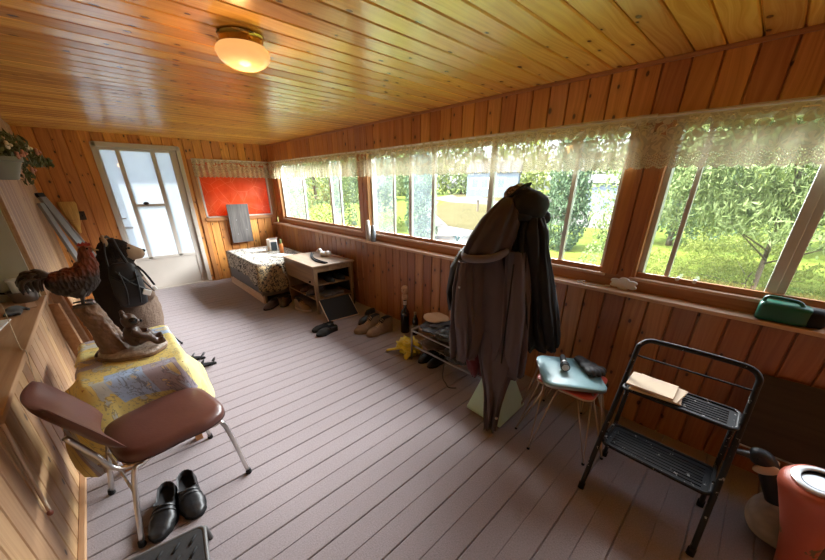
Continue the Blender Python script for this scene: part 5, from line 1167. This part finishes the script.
def heap(name, label, cat, c, r, col, seed, amp=0.45, flatz=None):
    o = crumple(c, r, amp, seed, 2.4, flatz=flatz).build(name, col, smooth=60); return tag(o, label, cat)
M['cl_dark'] = fabric('dark_grey_knit', (0.050, 0.048, 0.046), (0.022, 0.021, 0.021)); M['cl_green'] = fabric('olive_dark', (0.035, 0.037, 0.028), (0.018, 0.019, 0.015))
M['maroon'] = fabric('maroon_knit', (0.115, 0.014, 0.024), (0.06, 0.008, 0.014))
heap('knit_scarf', 'dark grey scarf heaped under the tan cap', 'scarf', (2.08, 1.86, 0.365), (0.15, 0.13, 0.035), M['cl_dark'], 1.0, flatz=zt_)
heap('knit_hat', 'dark knit hat on the rack front edge', 'hat', (1.98, 1.66, 0.365), (0.085, 0.10, 0.045), M['cl_green'], 3.0, flatz=zt_)
heap('dark_mitten', 'dark mitten on the rack beside the knit hat', 'mitten', (2.15, 1.66, 0.365), (0.10, 0.09, 0.045), M['cl_dark'], 7.0, flatz=zt_)
heap('maroon_scarf', 'maroon knit scarf on the rack next to the coats', 'scarf', (2.02, 1.45, 0.385), (0.09, 0.10, 0.065), M['maroon'], 8.0, flatz=zt_)
heap('knit_glove', 'grey gloves bundled on the lower rack shelf', 'gloves', (1.99, 1.52, 0.215), (0.09, 0.13, 0.05), M['cl_dark'], 4.0, flatz=0.168)
heap('folded_cloth', 'brown cloth on the left end of lower rack shelf', 'cloth', (2.05, 1.86, 0.188), (0.12, 0.13, 0.022), fabric('brown_cloth', (0.10, 0.065, 0.045)), 6.0, 0.2, flatz=0.168)
shoe('rack_shoe', 'black shoe on the floor under the rack left end', 'shoe', (2.03, 1.92, 0), radians(180), 0.27, 0.10, LOW, kset)
shoe('rack_shoe', 'black shoe on the floor under the rack, second from left', 'shoe', (2.03, 1.79, 0), radians(176), 0.27, 0.10, LOW, kset)
tag(MB().tube(smoothpts([(1.93, 1.62, 0.205), (1.885, 1.60, 0.10), (1.87, 1.59, 0.006), (1.83, 1.52, 0.004), (1.80, 1.46, 0.004), (1.84, 1.41, 0.004)], 6), 0.0045, 6).build('shoe_lace', M['cl_dark'], smooth=180), 'dark lace hanging from the rack onto the floor', 'lace')

# ------------------------------------------------------------------ coat stand and coats
SC = Vector((1.87, 1.06, 0)); dD = Vector((SC.x, SC.y, 0)).normalized(); wD = Vector((dD.y, -dD.x, 0))
def Q(s, o, z): return SC + wD * s - dD * o + Vector((0, 0, z))
M['mint'] = plain('pale_green_paint', (0.48, 0.68, 0.57), 0.5, 0, 0.08, 6)
t = thing('coat_stand', 'coat stand with pale green pyramid base under the coats', 'coat stand', SC)
b4 = [(1.69, 0.885), (2.055, 0.90), (2.05, 1.225), (1.70, 1.19)]
m = MB().loft([[(lerp(1.87, x, s), lerp(1.055, y, s), z) for x, y in b4] for s, z in ((0.99, 0.0), (1.0, 0.006), (1.0, 0.02), (0.10, 0.52))])
m.build('base', M['mint'], t, bevel=0.006)
MB().box((1.87, 1.055, 1.0), (0.036, 0.036, 1.05)).build('pole', M['mint'], t, bevel=0.004)
MB().box((1.87, 1.055, 1.56), (0.05, 0.05, 0.10)).build('finial', M['mint'], t, bevel=0.012)
for k in range(4):
    a = k * pi / 2 + 0.4; MB().tube(smoothpts([(1.87, 1.055, 1.36), (1.87 + 0.07 * cos(a), 1.055 + 0.07 * sin(a), 1.33), (1.87 + 0.09 * cos(a), 1.055 + 0.09 * sin(a), 1.40)], 5), 0.009, 8).build('hook', M['brass'], t, smooth=180)
def fold(x): return sin(x) + 0.45 * sin(2 * x + 0.8) + 0.25 * sin(3.1 * x)
def garment(rows, folds=9, amp=0.02, seed=0.0, K=72, sub=5, taper=1.0, hemwave=0.0):
    """hanging cloth body: rows (z, s_left, s_right, o_front, o_back), with vertical folds that deepen downwards"""
    rings = []; zs = [r[0] for r in rows]; n = (len(rows) - 1) * sub
    for i in range(n + 1):
        f = i / sub; a = min(int(f), len(rows) - 2); u = f - a; u2 = u
        z, sl, sr, of, ob = [lerp(p, q, u2) for p, q in zip(rows[a], rows[a + 1])]
        v = i / n; row = []
        for k in range(K):
            th = 2 * pi * k / K; c, s = cos(th), sin(th)
            e = 0.75
            x = (abs(c) ** e) * (1 if c > 0 else -1); y = (abs(s) ** e) * (1 if s > 0 else -1)
            fd = amp * (0.25 + 0.9 * v) * (fold(folds * th + 2.2 * nz(v * 2.0, seed, th * 0.6)) + 0.7 * nz(th * 2.2 + seed, v * 3.0) * 1.5) + amp * 0.5 * nz(x * 3 + seed, y * 3, v * 7)
            hs, ho = (sr - sl) / 2, (of - ob) / 2
            S_ = (sl + sr) / 2 + x * (hs + fd * 0.4); O_ = (of + ob) / 2 + y * (ho + fd)
            row.append(Q(S_, O_, z + (hemwave * nz(th * 1.5, seed) if i == n else 0)))
        rings.append(row)
    return MB().loft(rings)
M['brownfleece'] = fabric('brown_plum_fleece', (0.125, 0.102, 0.120), (0.066, 0.054, 0.064), 0.95, 220, 0.35, 0.08, 7)
M['brownfleece_l'] = fabric('fleece_band', (0.165, 0.135, 0.145), (0.098, 0.080, 0.086), 0.95, 160, 0.6, 0.1, 12)
M['blackcoat'] = fabric('black_shell', (0.0055, 0.0055, 0.0065), (0.003, 0.003, 0.003), 0.8, 200, 0.3, 0.0, 8)
M['blackleather'] = plain('black_hide', (0.009, 0.0085, 0.0085), 0.5, 0, 0.4, 14, 0.4, 30)
# brown hooded jacket
t = thing('hooded_jacket', 'brown plum fleece jacket with hanging hood on the coat stand', 'jacket', Q(-0.12, 0.12, 0.5))
garment([(1.22, -0.275, 0.00, 0.15, 0.0), (1.12, -0.300, 0.05, 0.18, -0.02), (0.90, -0.320, 0.09, 0.195, -0.03), (0.70, -0.330, 0.10, 0.20, -0.03), (0.53, -0.330, 0.06, 0.195, -0.02), (0.49, -0.32, 0.05, 0.185, -0.01)], 11, 0.034, 1.0, hemwave=0.05).build('body', M['brownfleece'], t, smooth=60)
garment([(1.535, -0.085, -0.01, 0.10, 0.02), (1.50, -0.125, 0.015, 0.15, 0.0), (1.42, -0.195, 0.025, 0.21, -0.02), (1.32, -0.255, 0.02, 0.24, -0.02), (1.235, -0.290, -0.02, 0.245, -0.02), (1.20, -0.285, -0.05, 0.225, 0.0)], 5, 0.016, 2.0).build('hood', fabric('plum_hood_dark', (0.070, 0.055, 0.063), (0.038, 0.030, 0.034), 0.95, 220, 0.35, 0.05, 7), t, smooth=60)  # hood cloth in a darker tone than the jacket body
MB().tube(smoothpts([Q(-0.285, 0.08, 1.215), Q(-0.272, 0.20, 1.195), Q(-0.20, 0.262, 1.20), Q(-0.11, 0.262, 1.212), Q(-0.05, 0.225, 1.235), Q(-0.02, 0.14, 1.26)], 6), 0.019, 10, flat=1.2).build('hood_band', M['brownfleece_l'], t, smooth=180)
sl = garment([(1.24, -0.03, 0.10, 0.20, 0.08), (1.10, -0.03, 0.125, 0.235, 0.08), (0.85, -0.01, 0.15, 0.25, 0.09), (0.62, 0.0, 0.165, 0.24, 0.09), (0.44, 0.03, 0.165, 0.22, 0.09), (0.40, 0.04, 0.15, 0.21, 0.10)], 5, 0.024, 3.0); sl.build('sleeve', M['brownfleece'], t, smooth=60)
sl = garment([(1.16, -0.32, -0.22, 0.20, 0.06), (1.0, -0.335, -0.21, 0.24, 0.08), (0.80, -0.335, -0.19, 0.26, 0.10), (0.60, -0.335, -0.17, 0.25, 0.10), (0.50, -0.32, -0.17, 0.24, 0.11)], 5, 0.024, 4.0); sl.build('sleeve', M['brownfleece'], t, smooth=60)
MB().tube([Q(0.018, 0.24 - 0.001 * i, 1.18 - 0.06 * i) for i in range(13)], 0.005, 6).build('zip', M['rubber'], t)
MB().box(Q(-0.285, 0.262, 1.02), (0.006, 0.012, 0.012)).build('logo_patch', M['alu_dark'], t)
# long brown trousers hanging below
t = thing('brown_trousers', 'long brown trousers hanging to the base below the jacket', 'trousers', Q(0.0, 0.2, 0.05))
garment([(0.70, -0.15, 0.14, 0.19, 0.02), (0.52, -0.135, 0.135, 0.235, 0.06), (0.38, -0.095, 0.085, 0.26, 0.12), (0.22, -0.058, 0.050, 0.28, 0.20), (0.10, -0.042, 0.036, 0.31, 0.235), (0.02, -0.036, 0.030, 0.315, 0.26)], 7, 0.022, 6.0, hemwave=0.02).build('legs', M['brownfleece'], t, smooth=60)
MB().ell(Q(0.03, 0.305, 0.13), 0.010).build('button', M['chrome'], t)
t = thing('maroon_sweater', 'maroon sweater showing under the jacket hem on the coat stand', 'sweater', Q(-0.15, 0.16, 0.5))
garment([(0.62, -0.24, -0.06, 0.13, 0.0), (0.50, -0.235, -0.06, 0.19, 0.05), (0.40, -0.21, -0.08, 0.20, 0.08), (0.355, -0.18, -0.10, 0.18, 0.10)], 4, 0.016, 9.0).build('body', M['maroon'], t, smooth=60)
# black jacket right
t = thing('black_jacket', 'black shell jacket hanging on the right side of the stand', 'jacket', Q(0.2, 0.05, 0.6))
garment([(1.43, 0.0, 0.15, 0.15, 0.0), (1.36, -0.01, 0.180, 0.19, -0.03), (1.20, 0.0, 0.215, 0.20, -0.06), (0.95, 0.03, 0.275, 0.20, -0.08), (0.72, 0.07, 0.320, 0.19, -0.08), (0.63, 0.10, 0.345, 0.18, -0.07), (0.61, 0.11, 0.335, 0.16, -0.05)], 11, 0.030, 11.0, hemwave=0.04).build('body', M['blackcoat'], t, smooth=60)
garment([(1.32, 0.09, 0.185, 0.17, 0.04), (1.05, 0.15, 0.265, 0.215, 0.07), (0.85, 0.19, 0.320, 0.21, 0.07), (0.68, 0.235, 0.345, 0.19, 0.06), (0.645, 0.245, 0.335, 0.18, 0.07)], 5, 0.022, 12.0).build('sleeve', M['blackcoat'], t, smooth=60)
MB().tube([Q(0.075 + 0.006 * i, 0.205 - 0.001 * i, 1.28 - 0.06 * i) for i in range(11)], 0.004, 6).build('zip', M['rubber'], t)
# black garment on the left behind
t = thing('leather_jacket', 'black leather jacket behind the brown one, left sleeve showing', 'jacket', Q(-0.3, -0.05, 0.8))
garment([(1.42, -0.12, 0.0, 0.04, -0.10), (1.34, -0.20, 0.02, 0.06, -0.14), (1.15, -0.325, 0.02, 0.05, -0.16), (0.98, -0.375, 0.0, 0.05, -0.16), (0.84, -0.375, -0.05, 0.04, -0.15)], 7, 0.016, 14.0).build('body', M['blackleather'], t, smooth=60)
garment([(1.26, -0.275, -0.22, 0.08, -0.02), (1.20, -0.33, -0.22, 0.11, -0.04), (1.10, -0.385, -0.26, 0.12, -0.04), (0.92, -0.405, -0.29, 0.11, -0.04), (0.80, -0.385, -0.30, 0.09, -0.02)], 4, 0.012, 15.0).build('sleeve', M['blackleather'], t, smooth=60)
# caps on top
t = thing('puffy_cap', 'black padded cap with ear flap on top of the black jacket', 'cap', Q(0.065, 0.05, 1.42))
m = crumple(Q(0.058, 0.05, 1.486), (0.118, 0.115, 0.090), 0.10, 3.3, 2.0); m.build('crown', M['blackcoat'], t, smooth=180)
m = crumple(Q(0.145, 0.02, 1.425), (0.045, 0.05, 0.045), 0.1, 5.0, 2.0); m.build('ear_flap', M['blackcoat'], t, smooth=180)
m = crumple(Q(0.03, 0.12, 1.43), (0.05, 0.06, 0.03), 0.1, 6.0, 2.0); m.build('ear_flap', M['blackcoat'], t, smooth=180)
t = thing('camo_cap', 'brown speckled cap perched behind the black padded cap', 'cap', Q(0.0, -0.05, 1.52))
g = leopard('camo_cloth', (0.035, 0.028, 0.022), (0.05, 0.04, 0.03), (0.20, 0.13, 0.11), 20)
m = crumple(Q(0.005, -0.03, 1.535), (0.10, 0.09, 0.072), 0.12, 8.0, 2.0); m.build('crown', g, t, smooth=180)
MB().tube(smoothpts([Q(-0.09, 0.02, 1.50), Q(-0.05, 0.085, 1.535), Q(0.015, 0.085, 1.59), Q(0.055, 0.03, 1.605)], 6), 0.014, 8, flat=0.6).build('brim', M['blackcoat'], t, smooth=180)

# ------------------------------------------------------------------ stacked stools
M['teal'] = plain('teal_vinyl', (0.25, 0.45, 0.48), 0.4, 0, 0.14, 10, 0.1, 60)
M['coral'] = plain('coral_vinyl', (0.62, 0.105, 0.075), 0.35, 0, 0.15, 10)
M['cream'] = plain('cream_vinyl', (0.46, 0.36, 0.24), 0.4, 0, 0.15, 10)
M['wire'] = plain('dull_brass_wire', (0.42, 0.32, 0.24), 0.4, 0.6, 0.2)
def stool(name, label, c, rz, half, z, mat, mat2, tilt, splay):
    t = thing(name, label, 'stool', (c[0], c[1], 0), rz); P0 = loc3((c[0], c[1], 0), rz)
    Tm = Matrix.Rotation(tilt[0], 3, 'X') @ Matrix.Rotation(tilt[1], 3, 'Y')
    P_ = lambda x, y, dz: P0(*(Vector((0, 0, z)) + Tm @ Vector((x, y, dz))))
    ol = rrect(-half, half, -half, half, half * 0.30, 7)
    MB().loft([[P_(x * s, y * s, d) for x, y in ol] for s, d in ((0.94, -0.008), (1.0, -0.005), (1.0, 0.001), (0.98, 0.005), (0.85, 0.0075), (0.5, 0.009), (0.1, 0.0095))]).build('seat', mat, t, smooth=60)
    MB().loft([[P_(x * s, y * s, d) for x, y in ol] for s, d in ((0.97, -0.020), (1.004, -0.018), (1.004, -0.007), (0.97, -0.006))]).build('seat_edge', mat2, t, smooth=50)
    for sx in (-1, 1):
        for sy in (-1, 1):
            f = P0(sx * half * splay, sy * half * splay, 0.008)
            MB().tube([P_(sx * half * 0.90, sy * half * 0.55, -0.032), f, P_(sx * half * 0.55, sy * half * 0.90, -0.032)], 0.006, 7).build('hairpin_leg', M['wire'], t, smooth=180)
            MB().ell(f, (0.010, 0.010, 0.008), None, 10, 6).build('foot', M['rubber'], t, smooth=180)
    return t
stool('coral_stool', 'coral topped hairpin stool underneath the teal one', (2.0, 0.585), radians(2), 0.176, 0.424, M['coral'], M['cream'], (0, 0), 1.28)
stool('teal_stool', 'teal topped hairpin stool stacked on the coral one', (1.965, 0.60), radians(36), 0.182, 0.482, M['teal'], M['chrome'], (0.02, -0.02), 1.22)
t = thing('flashlight', 'black flashlight with pale lens lying on teal stool', 'flashlight', (2.0, 0.66, 0.506))
a, b = Vector((1.925, 0.615, 0.524)), Vector((2.07, 0.70, 0.522)); q = (b - a).to_track_quat('Z', 'Y').to_matrix()
MB().lathe([(0.027, 0), (0.028, 0.03), (0.019, 0.05), (0.018, 0.15), (0.014, 0.16), (0, 0.161)], 22, a, q).build('body', M['rubber'], t, smooth=40)
MB().lathe([(0.0, -0.001), (0.022, -0.002), (0.022, 0.002)], 22, a, q).build('lens', M['white_pl'], t)
MB().lathe([(0.0195, 0.055), (0.0195, 0.07)], 22, a, q, cap=False).build('ring', M['chrome'], t, smooth=60)
t = thing('leather_glove', 'crumpled dark brown leather glove on the teal stool', 'glove', (2.06, 0.50, 0.506))
M_g = len(M)
m = MB().ell((2.07, 0.52, 0.550), (0.055, 0.060, 0.024), Matrix.Rotation(0.5, 3, 'Z'))
for k, (dx, dy) in enumerate(((-0.09, -0.06), (-0.065, -0.085), (-0.03, -0.10), (0.01, -0.095))): m.tube(smoothpts([(2.07 + dx * 0.35, 0.52 + dy * 0.35, 0.555), (2.07 + dx * 0.75, 0.52 + dy * 0.75, 0.560), (2.07 + dx, 0.52 + dy, 0.538)], 4), [0.016] * 6 + [0.015, 0.014, 0.011], 8)
m.tube(smoothpts([(2.035, 0.53, 0.55), (2.0, 0.505, 0.548), (1.985, 0.48, 0.535)], 4), [0.016] * 8 + [0.012], 8); m.tube([(2.09, 0.55, 0.552), (2.14, 0.62, 0.546)], [0.04, 0.034], 10, flat=0.6)
m.move(Matrix.Translation((0, 0, -0.035))); m.build('glove', fabric('glove_brown', (0.022, 0.014, 0.010), (0.010, 0.007, 0.005), 0.6, 150, 0.6, 0.0), t, voxel=0.006, smoothit=2)

# ------------------------------------------------------------------ folding step stool with two treads
t = thing('step_stool', 'black two tread folding step stool with worn paint', 'step stool', (1.85, 0.05, 0))
bm_ = M['black_metal']
def chipped():
    g = G('chipped_black_paint'); o = g.coord()
    f = g.noise(o, 26, 5, 0.7); k = g.math('GREATER_THAN', f, 0.635)
    g.col(g.mix(k, g.mix(g.noise(o, 8, 2), (0.007, 0.007, 0.008), (0.016, 0.0155, 0.0155)), (0.34, 0.33, 0.31))); g.p(rough=0.5, spec=0.25); return g.m
M['chip'] = chipped()
yl, yr = 0.285, -0.185
MB().tube(smoothpts([(1.61, yl + 0.012, 0.02), (1.70, yl + 0.008, 0.245), (1.80, yl, 0.51), (1.90, yl - 0.006, 0.77), (1.918, yl - 0.012, 0.82), (1.93, yl - 0.045, 0.85), (1.932, yl - 0.10, 0.855), (1.935, 0.05, 0.858), (1.932, yr + 0.10, 0.858), (1.93, yr + 0.045, 0.852), (1.918, yr + 0.012, 0.825), (1.90, yr + 0.006, 0.77), (1.80, yr - 0.002, 0.51), (1.70, yr - 0.008, 0.245), (1.61, yr - 0.014, 0.02)], 5), 0.0125, 10).build('front_frame', M['chip'], t, smooth=180)
for y, s_ in ((yl, 1), (yr, -1)):
    MB().tube([(1.92, y - 0.02 * s_, 0.60), (1.965, y + 0.004 * s_, 0.02)], 0.0115, 10).build('rear_leg', M['chip'], t, smooth=180)
    for x, yy in ((1.61, y + 0.012 * s_), (1.965, y + 0.004 * s_)): MB().tube([(x - 0.004, yy, 0.0), (x + 0.008, yy, 0.035)], 0.016, 10).build('foot_cap', M['rubber'], t, smooth=180)
    MB().tube([(1.735, y - 0.012 * s_, 0.345), (1.94, y - 0.012 * s_, 0.30)], 0.006, 6).build('brace', M['chip'], t)
MB().tube([(1.898, yl, 0.765), (1.898, yr, 0.768)], 0.005, 8).build('cross_bar', M['chip'], t)
tread(None, t, (1.870, 0.05), 0.185, 0.44, 0.605, 'upper_tread', ribs=6, mat='chip')
tread(None, t, (1.800, 0.05), 0.215, 0.455, 0.285, 'lower_tread', ribs=7, mat='chip')
for k, (x, y, w, l, a, c) in enumerate(((1.865, 0.145, 0.165, 0.215, 0.10, 'cream_paper'), (1.870, 0.140, 0.160, 0.21, -0.14, 'cream_paper'), (1.860, 0.165, 0.155, 0.20, 0.02, 'cream_paper'))):
    M.setdefault('cream_paper', plain('cream_paper', (0.62, 0.49, 0.34), 0.8, 0, 0.06))
    z0 = 0.6245 + (0, 0.0095, 0.019)[k]
    tag(MB().box((x, y, z0 + 0.004), (w, l, 0.008), Matrix.Rotation(a, 3, 'Z')).build('booklet', M['cream_paper'], bevel=0.002), ('bottom booklet of the cream pile on step stool', 'middle booklet of the cream pile, turned askew', 'top booklet of the cream pile on step stool')[k], 'booklet')

# ------------------------------------------------------------------ folding table leaning on the wall
t = thing('folding_table', 'dark folded table leaning on the wall behind the goose', 'table', (2.35, -0.65, 0))
A, Bp = Vector((2.44, -0.225, 0.645)), Vector((2.29, -0.245, 0.265)); ex = Vector((0.0, -0.85, 0.02)); nn = (Bp - A).cross(ex).normalized()
def slab(a, b, e, th, nrm): return MB().loft([[a, b, b + e, a + e], [a + nrm * th, b + nrm * th, b + e + nrm * th, a + e + nrm * th]])
slab(A, Bp, ex, 0.02, nn if nn.x > 0 else -nn).build('top', timber('dark_table', (0.040, 0.026, 0.020), (0.020, 0.013, 0.010), 1, 0.45), t, bevel=0.003)
slab(Bp + Vector((-0.003, 0, 0)), Bp + Vector((-0.003, 0, -0.008)), ex, 0.02, Vector((1, 0, 0))).build('edge_strip', M['alu'], t)
for f in (0.30, 0.94):
    p = Bp + ex * f; MB().tube([p + Vector((0.04, 0, 0.05)), (2.30, p.y, 0.008)], 0.006, 8).build('leg', M['black_metal'], t)

# ------------------------------------------------------------------ goose decoy
gx, gy = 1.98, -0.56
t = thing('goose_decoy', 'Canada goose decoy on the floor behind the orange urn', 'goose', (gx, gy, 0))
def goosemat():
    g = G('goose_body'); o = g.coord(); q = g.xyz(o)
    f = g.n('ShaderNodeTexVoronoi', {'Vector': g.vec(g.math('MULTIPLY', q[0], 14), g.math('MULTIPLY', q[1], 9), g.math('MULTIPLY', q[2], 14)), 'Scale': 1.6}).outputs[0]
    back = g.mix(f, (0.26, 0.19, 0.135), (0.11, 0.08, 0.06)); br = g.mix(f, (0.66, 0.55, 0.41), (0.48, 0.39, 0.28))
    k = g.math('MULTIPLY', g.math('ADD', g.math('SUBTRACT', g.math('MULTIPLY', q[1], 5.0), 0.35), g.math('MULTIPLY', g.math('SUBTRACT', 0.12, q[2]), 6.0)), 1.0, clamp=True)
    g.col(g.mix(k, back, br)); g.p(rough=0.7); g.bump(f, 0.5, 0.01); return g.m
m = MB().tube(smoothpts([(gx, gy - 0.30, 0.17), (gx, gy - 0.18, 0.155), (gx, gy, 0.145), (gx, gy + 0.14, 0.135), (gx, gy + 0.225, 0.14)], 5), [0.02, 0.05, 0.075, 0.095, 0.11, 0.12, 0.128, 0.134, 0.138, 0.14, 0.14, 0.14, 0.138, 0.134, 0.130, 0.125, 0.118, 0.105, 0.085, 0.06, 0.03], 24)
m.tube([(gx, gy + 0.10, 0.20), (gx - 0.003, gy + 0.15, 0.24)], [0.075, 0.05], 14)
m.build('body', goosemat(), t, voxel=0.011, smoothit=4)
M['gneck'] = plain('black_neck', (0.007, 0.0065, 0.0065), 0.5, 0, 0.3, 30)
m = MB().tube(smoothpts([(gx, gy + 0.10, 0.175), (gx - 0.005, gy + 0.15, 0.25), (gx - 0.01, gy + 0.20, 0.33), (gx - 0.012, gy + 0.235, 0.40), (gx - 0.012, gy + 0.265, 0.425), (gx - 0.014, gy + 0.30, 0.420)], 5), [0.068, 0.064, 0.060, 0.057, 0.054, 0.052, 0.049, 0.047, 0.045, 0.043, 0.042, 0.041, 0.040, 0.039, 0.039, 0.039, 0.040, 0.041, 0.042, 0.042, 0.042, 0.041, 0.040, 0.038, 0.033, 0.026], 18)
m.build('neck', M['gneck'], t, voxel=0.008, smoothit=3)
for s_ in (-1, 1): MB().ell((gx - 0.012 + 0.030 * s_, gy + 0.236, 0.390), (0.015, 0.046, 0.026), Matrix.Rotation(-0.55, 3, 'X'), 14, 8).build('cheek_patch', plain('white_cheek', (0.55, 0.46, 0.36), 0.7), t, smooth=180)
MB().tube(smoothpts([(gx - 0.014, gy + 0.270, 0.422), (gx - 0.015, gy + 0.325, 0.412), (gx - 0.016, gy + 0.372, 0.402)], 4), [0.027, 0.026, 0.025, 0.022, 0.020, 0.018, 0.015, 0.012, 0.008], 10, flat=0.7).build('bill', plain('grey_bill', (0.05, 0.045, 0.045), 0.3), t, smooth=180)
for s_ in (-1, 1): MB().ell((gx - 0.013 + 0.037 * s_, gy + 0.275, 0.434), 0.005).build('eye', M['rubber'], t)

# ------------------------------------------------------------------ orange urn
ux, uy = 1.765, -0.432
t = thing('orange_urn', 'salmon orange tapered urn with a chrome ring rim, bottom right', 'urn', (1.845, -0.515, 0))
g = G('salmon_enamel'); o_ = g.coord(); k = g.math('MULTIPLY', g.math('GREATER_THAN', g.noise(o_, 9, 4), 0.60), g.math('LESS_THAN', g.xyz(o_)[2], 0.34))
g.col(g.mix(k, g.mix(g.noise(o_, 7, 3), (0.42, 0.090, 0.050), (0.52, 0.125, 0.075)), (0.16, 0.11, 0.045))); g.p(rough=0.42)
UM = Matrix.Translation((1.845, -0.515, 0.006)) @ Vector((-0.080, 0.083, 0.53)).to_track_quat('Z', 'Y').to_matrix().to_4x4()
MB().lathe([(0.046, 0.0), (0.050, 0.01), (0.052, 0.10), (0.060, 0.22), (0.076, 0.33), (0.092, 0.42), (0.100, 0.465), (0.107, 0.50), (0.106, 0.525), (0.092, 0.545), (0.06, 0.547)], 44, (0, 0, 0), cap=False).move(UM).build('body', g.m, t, smooth=60)
MB().lathe([(0.078, 0.544), (0.077, 0.556), (0.066, 0.560), (0.052, 0.555), (0.050, 0.535), (0.050, 0.49), (0.0, 0.488)], 44, (0, 0, 0)).move(UM).build('rim_ring', M['chrome'], t, smooth=40)
MB().lathe([(0.0495, 0.552), (0.0495, 0.50), (0.0, 0.498)], 32, (0, 0, 0.002), cap=False).move(UM).build('well', M['dark'], t, smooth=40)

# ------------------------------------------------------------------ things on the window ledge
LZ = 0.93
def spray(label, y, r, h, body, cap, x=2.50):
    t = thing('spray_can', label, 'can', (x, y, LZ))
    MB().lathe([(r * 0.95, 0), (r, 0.005), (r, h * 0.72), (r * 0.7, h * 0.79), (0.0, h * 0.8)], 24, (x, y, LZ)).build('body', body, t, smooth=40)
    MB().lathe([(r * 0.72, h * 0.78), (r * 0.72, h * 0.95), (r * 0.5, h), (0, h)], 20, (x, y, LZ)).build('cap', cap, t, smooth=40)
spray('white spray can on the ledge at the window post', 3.50, 0.033, 0.255, plain('white_can', (0.50, 0.46, 0.42), 0.35, 0.2, 0.2, 30), M['white_pl'])
spray('short grey spray bottle on ledge beside the white can', 3.385, 0.033, 0.20, plain('grey_can', (0.17, 0.20, 0.22), 0.4, 0.1, 0.2), M['alu_dark'], 2.495)
tag(MB().box((2.51, 6.06, LZ + 0.0035), (0.09, 0.16, 0.006), Matrix.Rotation(0.3, 3, 'Z')).build('folded_paper', M['paper']), 'folded white paper on the ledge under the corner window', 'paper')
t = thing('glass_ornament', 'small clear glass ornament on the window sill by the coats', 'ornament', (2.60, 2.10, ZS))
m = MB().lathe([(0.03, 0), (0.034, 0.006), (0.012, 0.014), (0.010, 0.03), (0.034, 0.055), (0.038, 0.085), (0.033, 0.085), (0.029, 0.055), (0.0, 0.04)], 20, (2.60, 2.10, ZS)); m.build('bowl', M['screen'], t, smooth=50)
for k in range(6):
    a = k * 1.05; MB().tube(smoothpts([(2.60, 2.10, ZS + 0.05), (2.60 + 0.02 * cos(a), 2.10 + 0.03 * sin(a), ZS + 0.10), (2.60 + 0.03 * cos(a), 2.10 + 0.055 * sin(a), ZS + 0.095)], 4), 0.004, 6).build('sprig', M['teal'], t)
t = thing('looped_cable', 'white looped cable end on the ledge near the post', 'cable', (2.50, 0.80, LZ))
MB().tube(smoothpts([(2.52, 0.66, LZ + 0.005), (2.49, 0.72, LZ + 0.005), (2.48, 0.79, LZ + 0.006), (2.50, 0.845, LZ + 0.006), (2.525, 0.85, LZ + 0.006), (2.53, 0.82, LZ + 0.009), (2.505, 0.80, LZ + 0.014), (2.485, 0.82, LZ + 0.012)], 6), 0.005, 8).build('cord', M['white_pl'], t, smooth=180)
MB().tube([(2.52, 0.665, LZ + 0.007), (2.535, 0.635, LZ + 0.007)], 0.007, 8).build('plug', M['white_pl'], t)
t = thing('cloud_plaque', 'white cloud shaped plaque standing on the ledge below post', 'plaque', (2.525, 0.555, LZ))
cl = []
for k in range(48):
    a = 2 * pi * k / 48; r = 0.84 + 0.32 * abs(sin(a * 3.0)); cl.append((0.078 * r * cos(a), 0.040 * r * sin(a)))
q = Matrix.Rotation(radians(90), 3, 'Z') @ Matrix.Rotation(radians(78), 3, 'X')
m = MB().prism(cl, -0.008, 0.008, q); m.move(Matrix.Translation((2.525, 0.555, LZ + 0.042))); m.build('plaque', M['white_pl'], t, bevel=0.003)
# green jug lying on the ledge
jy0, jy1, jx, jz, jr = -0.10, -0.335, 2.505, LZ + 0.052, 0.052
t = thing('green_jug', 'green plastic jug with handle lying on the ledge', 'jug', (jx, (jy0 + jy1) / 2, LZ))
M['jade'] = plain('green_plastic', (0.006, 0.085, 0.050), 0.32, 0, 0.2, 8)
rings = []
for y, s_ in ((jy0, 0.72), (jy0 - 0.006, 0.92), (jy0 - 0.02, 1.0), (jy0 - 0.13, 1.0), (jy0 - 0.17, 0.97), (jy0 - 0.19, 0.84)):
    rings.append([Vector((jx + x * s_, y, jz + z * s_)) for x, z in rrect(-0.052, 0.052, -0.052, 0.052, 0.026, 6)])
MB().loft(rings).build('body', M['jade'], t, smooth=50)
rings = []
for y, s_ in ((jy0 - 0.185, 0.90), (jy0 - 0.19, 0.93), (jy0 - 0.235, 0.90), (jy0 - 0.245, 0.72)): rings.append([Vector((jx + x * s_, y, jz + z * s_)) for x, z in rrect(-0.052, 0.052, -0.052, 0.052, 0.036, 6)])
MB().loft(rings).build('cap', M['rubber'], t, smooth=50)
MB().tube(smoothpts([(jx - 0.02, jy0 - 0.012, jz + 0.045), (jx - 0.02, jy0 - 0.02, jz + 0.074), (jx - 0.02, jy0 - 0.08, jz + 0.075), (jx - 0.02, jy0 - 0.135, jz + 0.068), (jx - 0.02, jy0 - 0.155, jz + 0.045)], 6), 0.009, 8).build('handle', M['jade'], t, smooth=180)
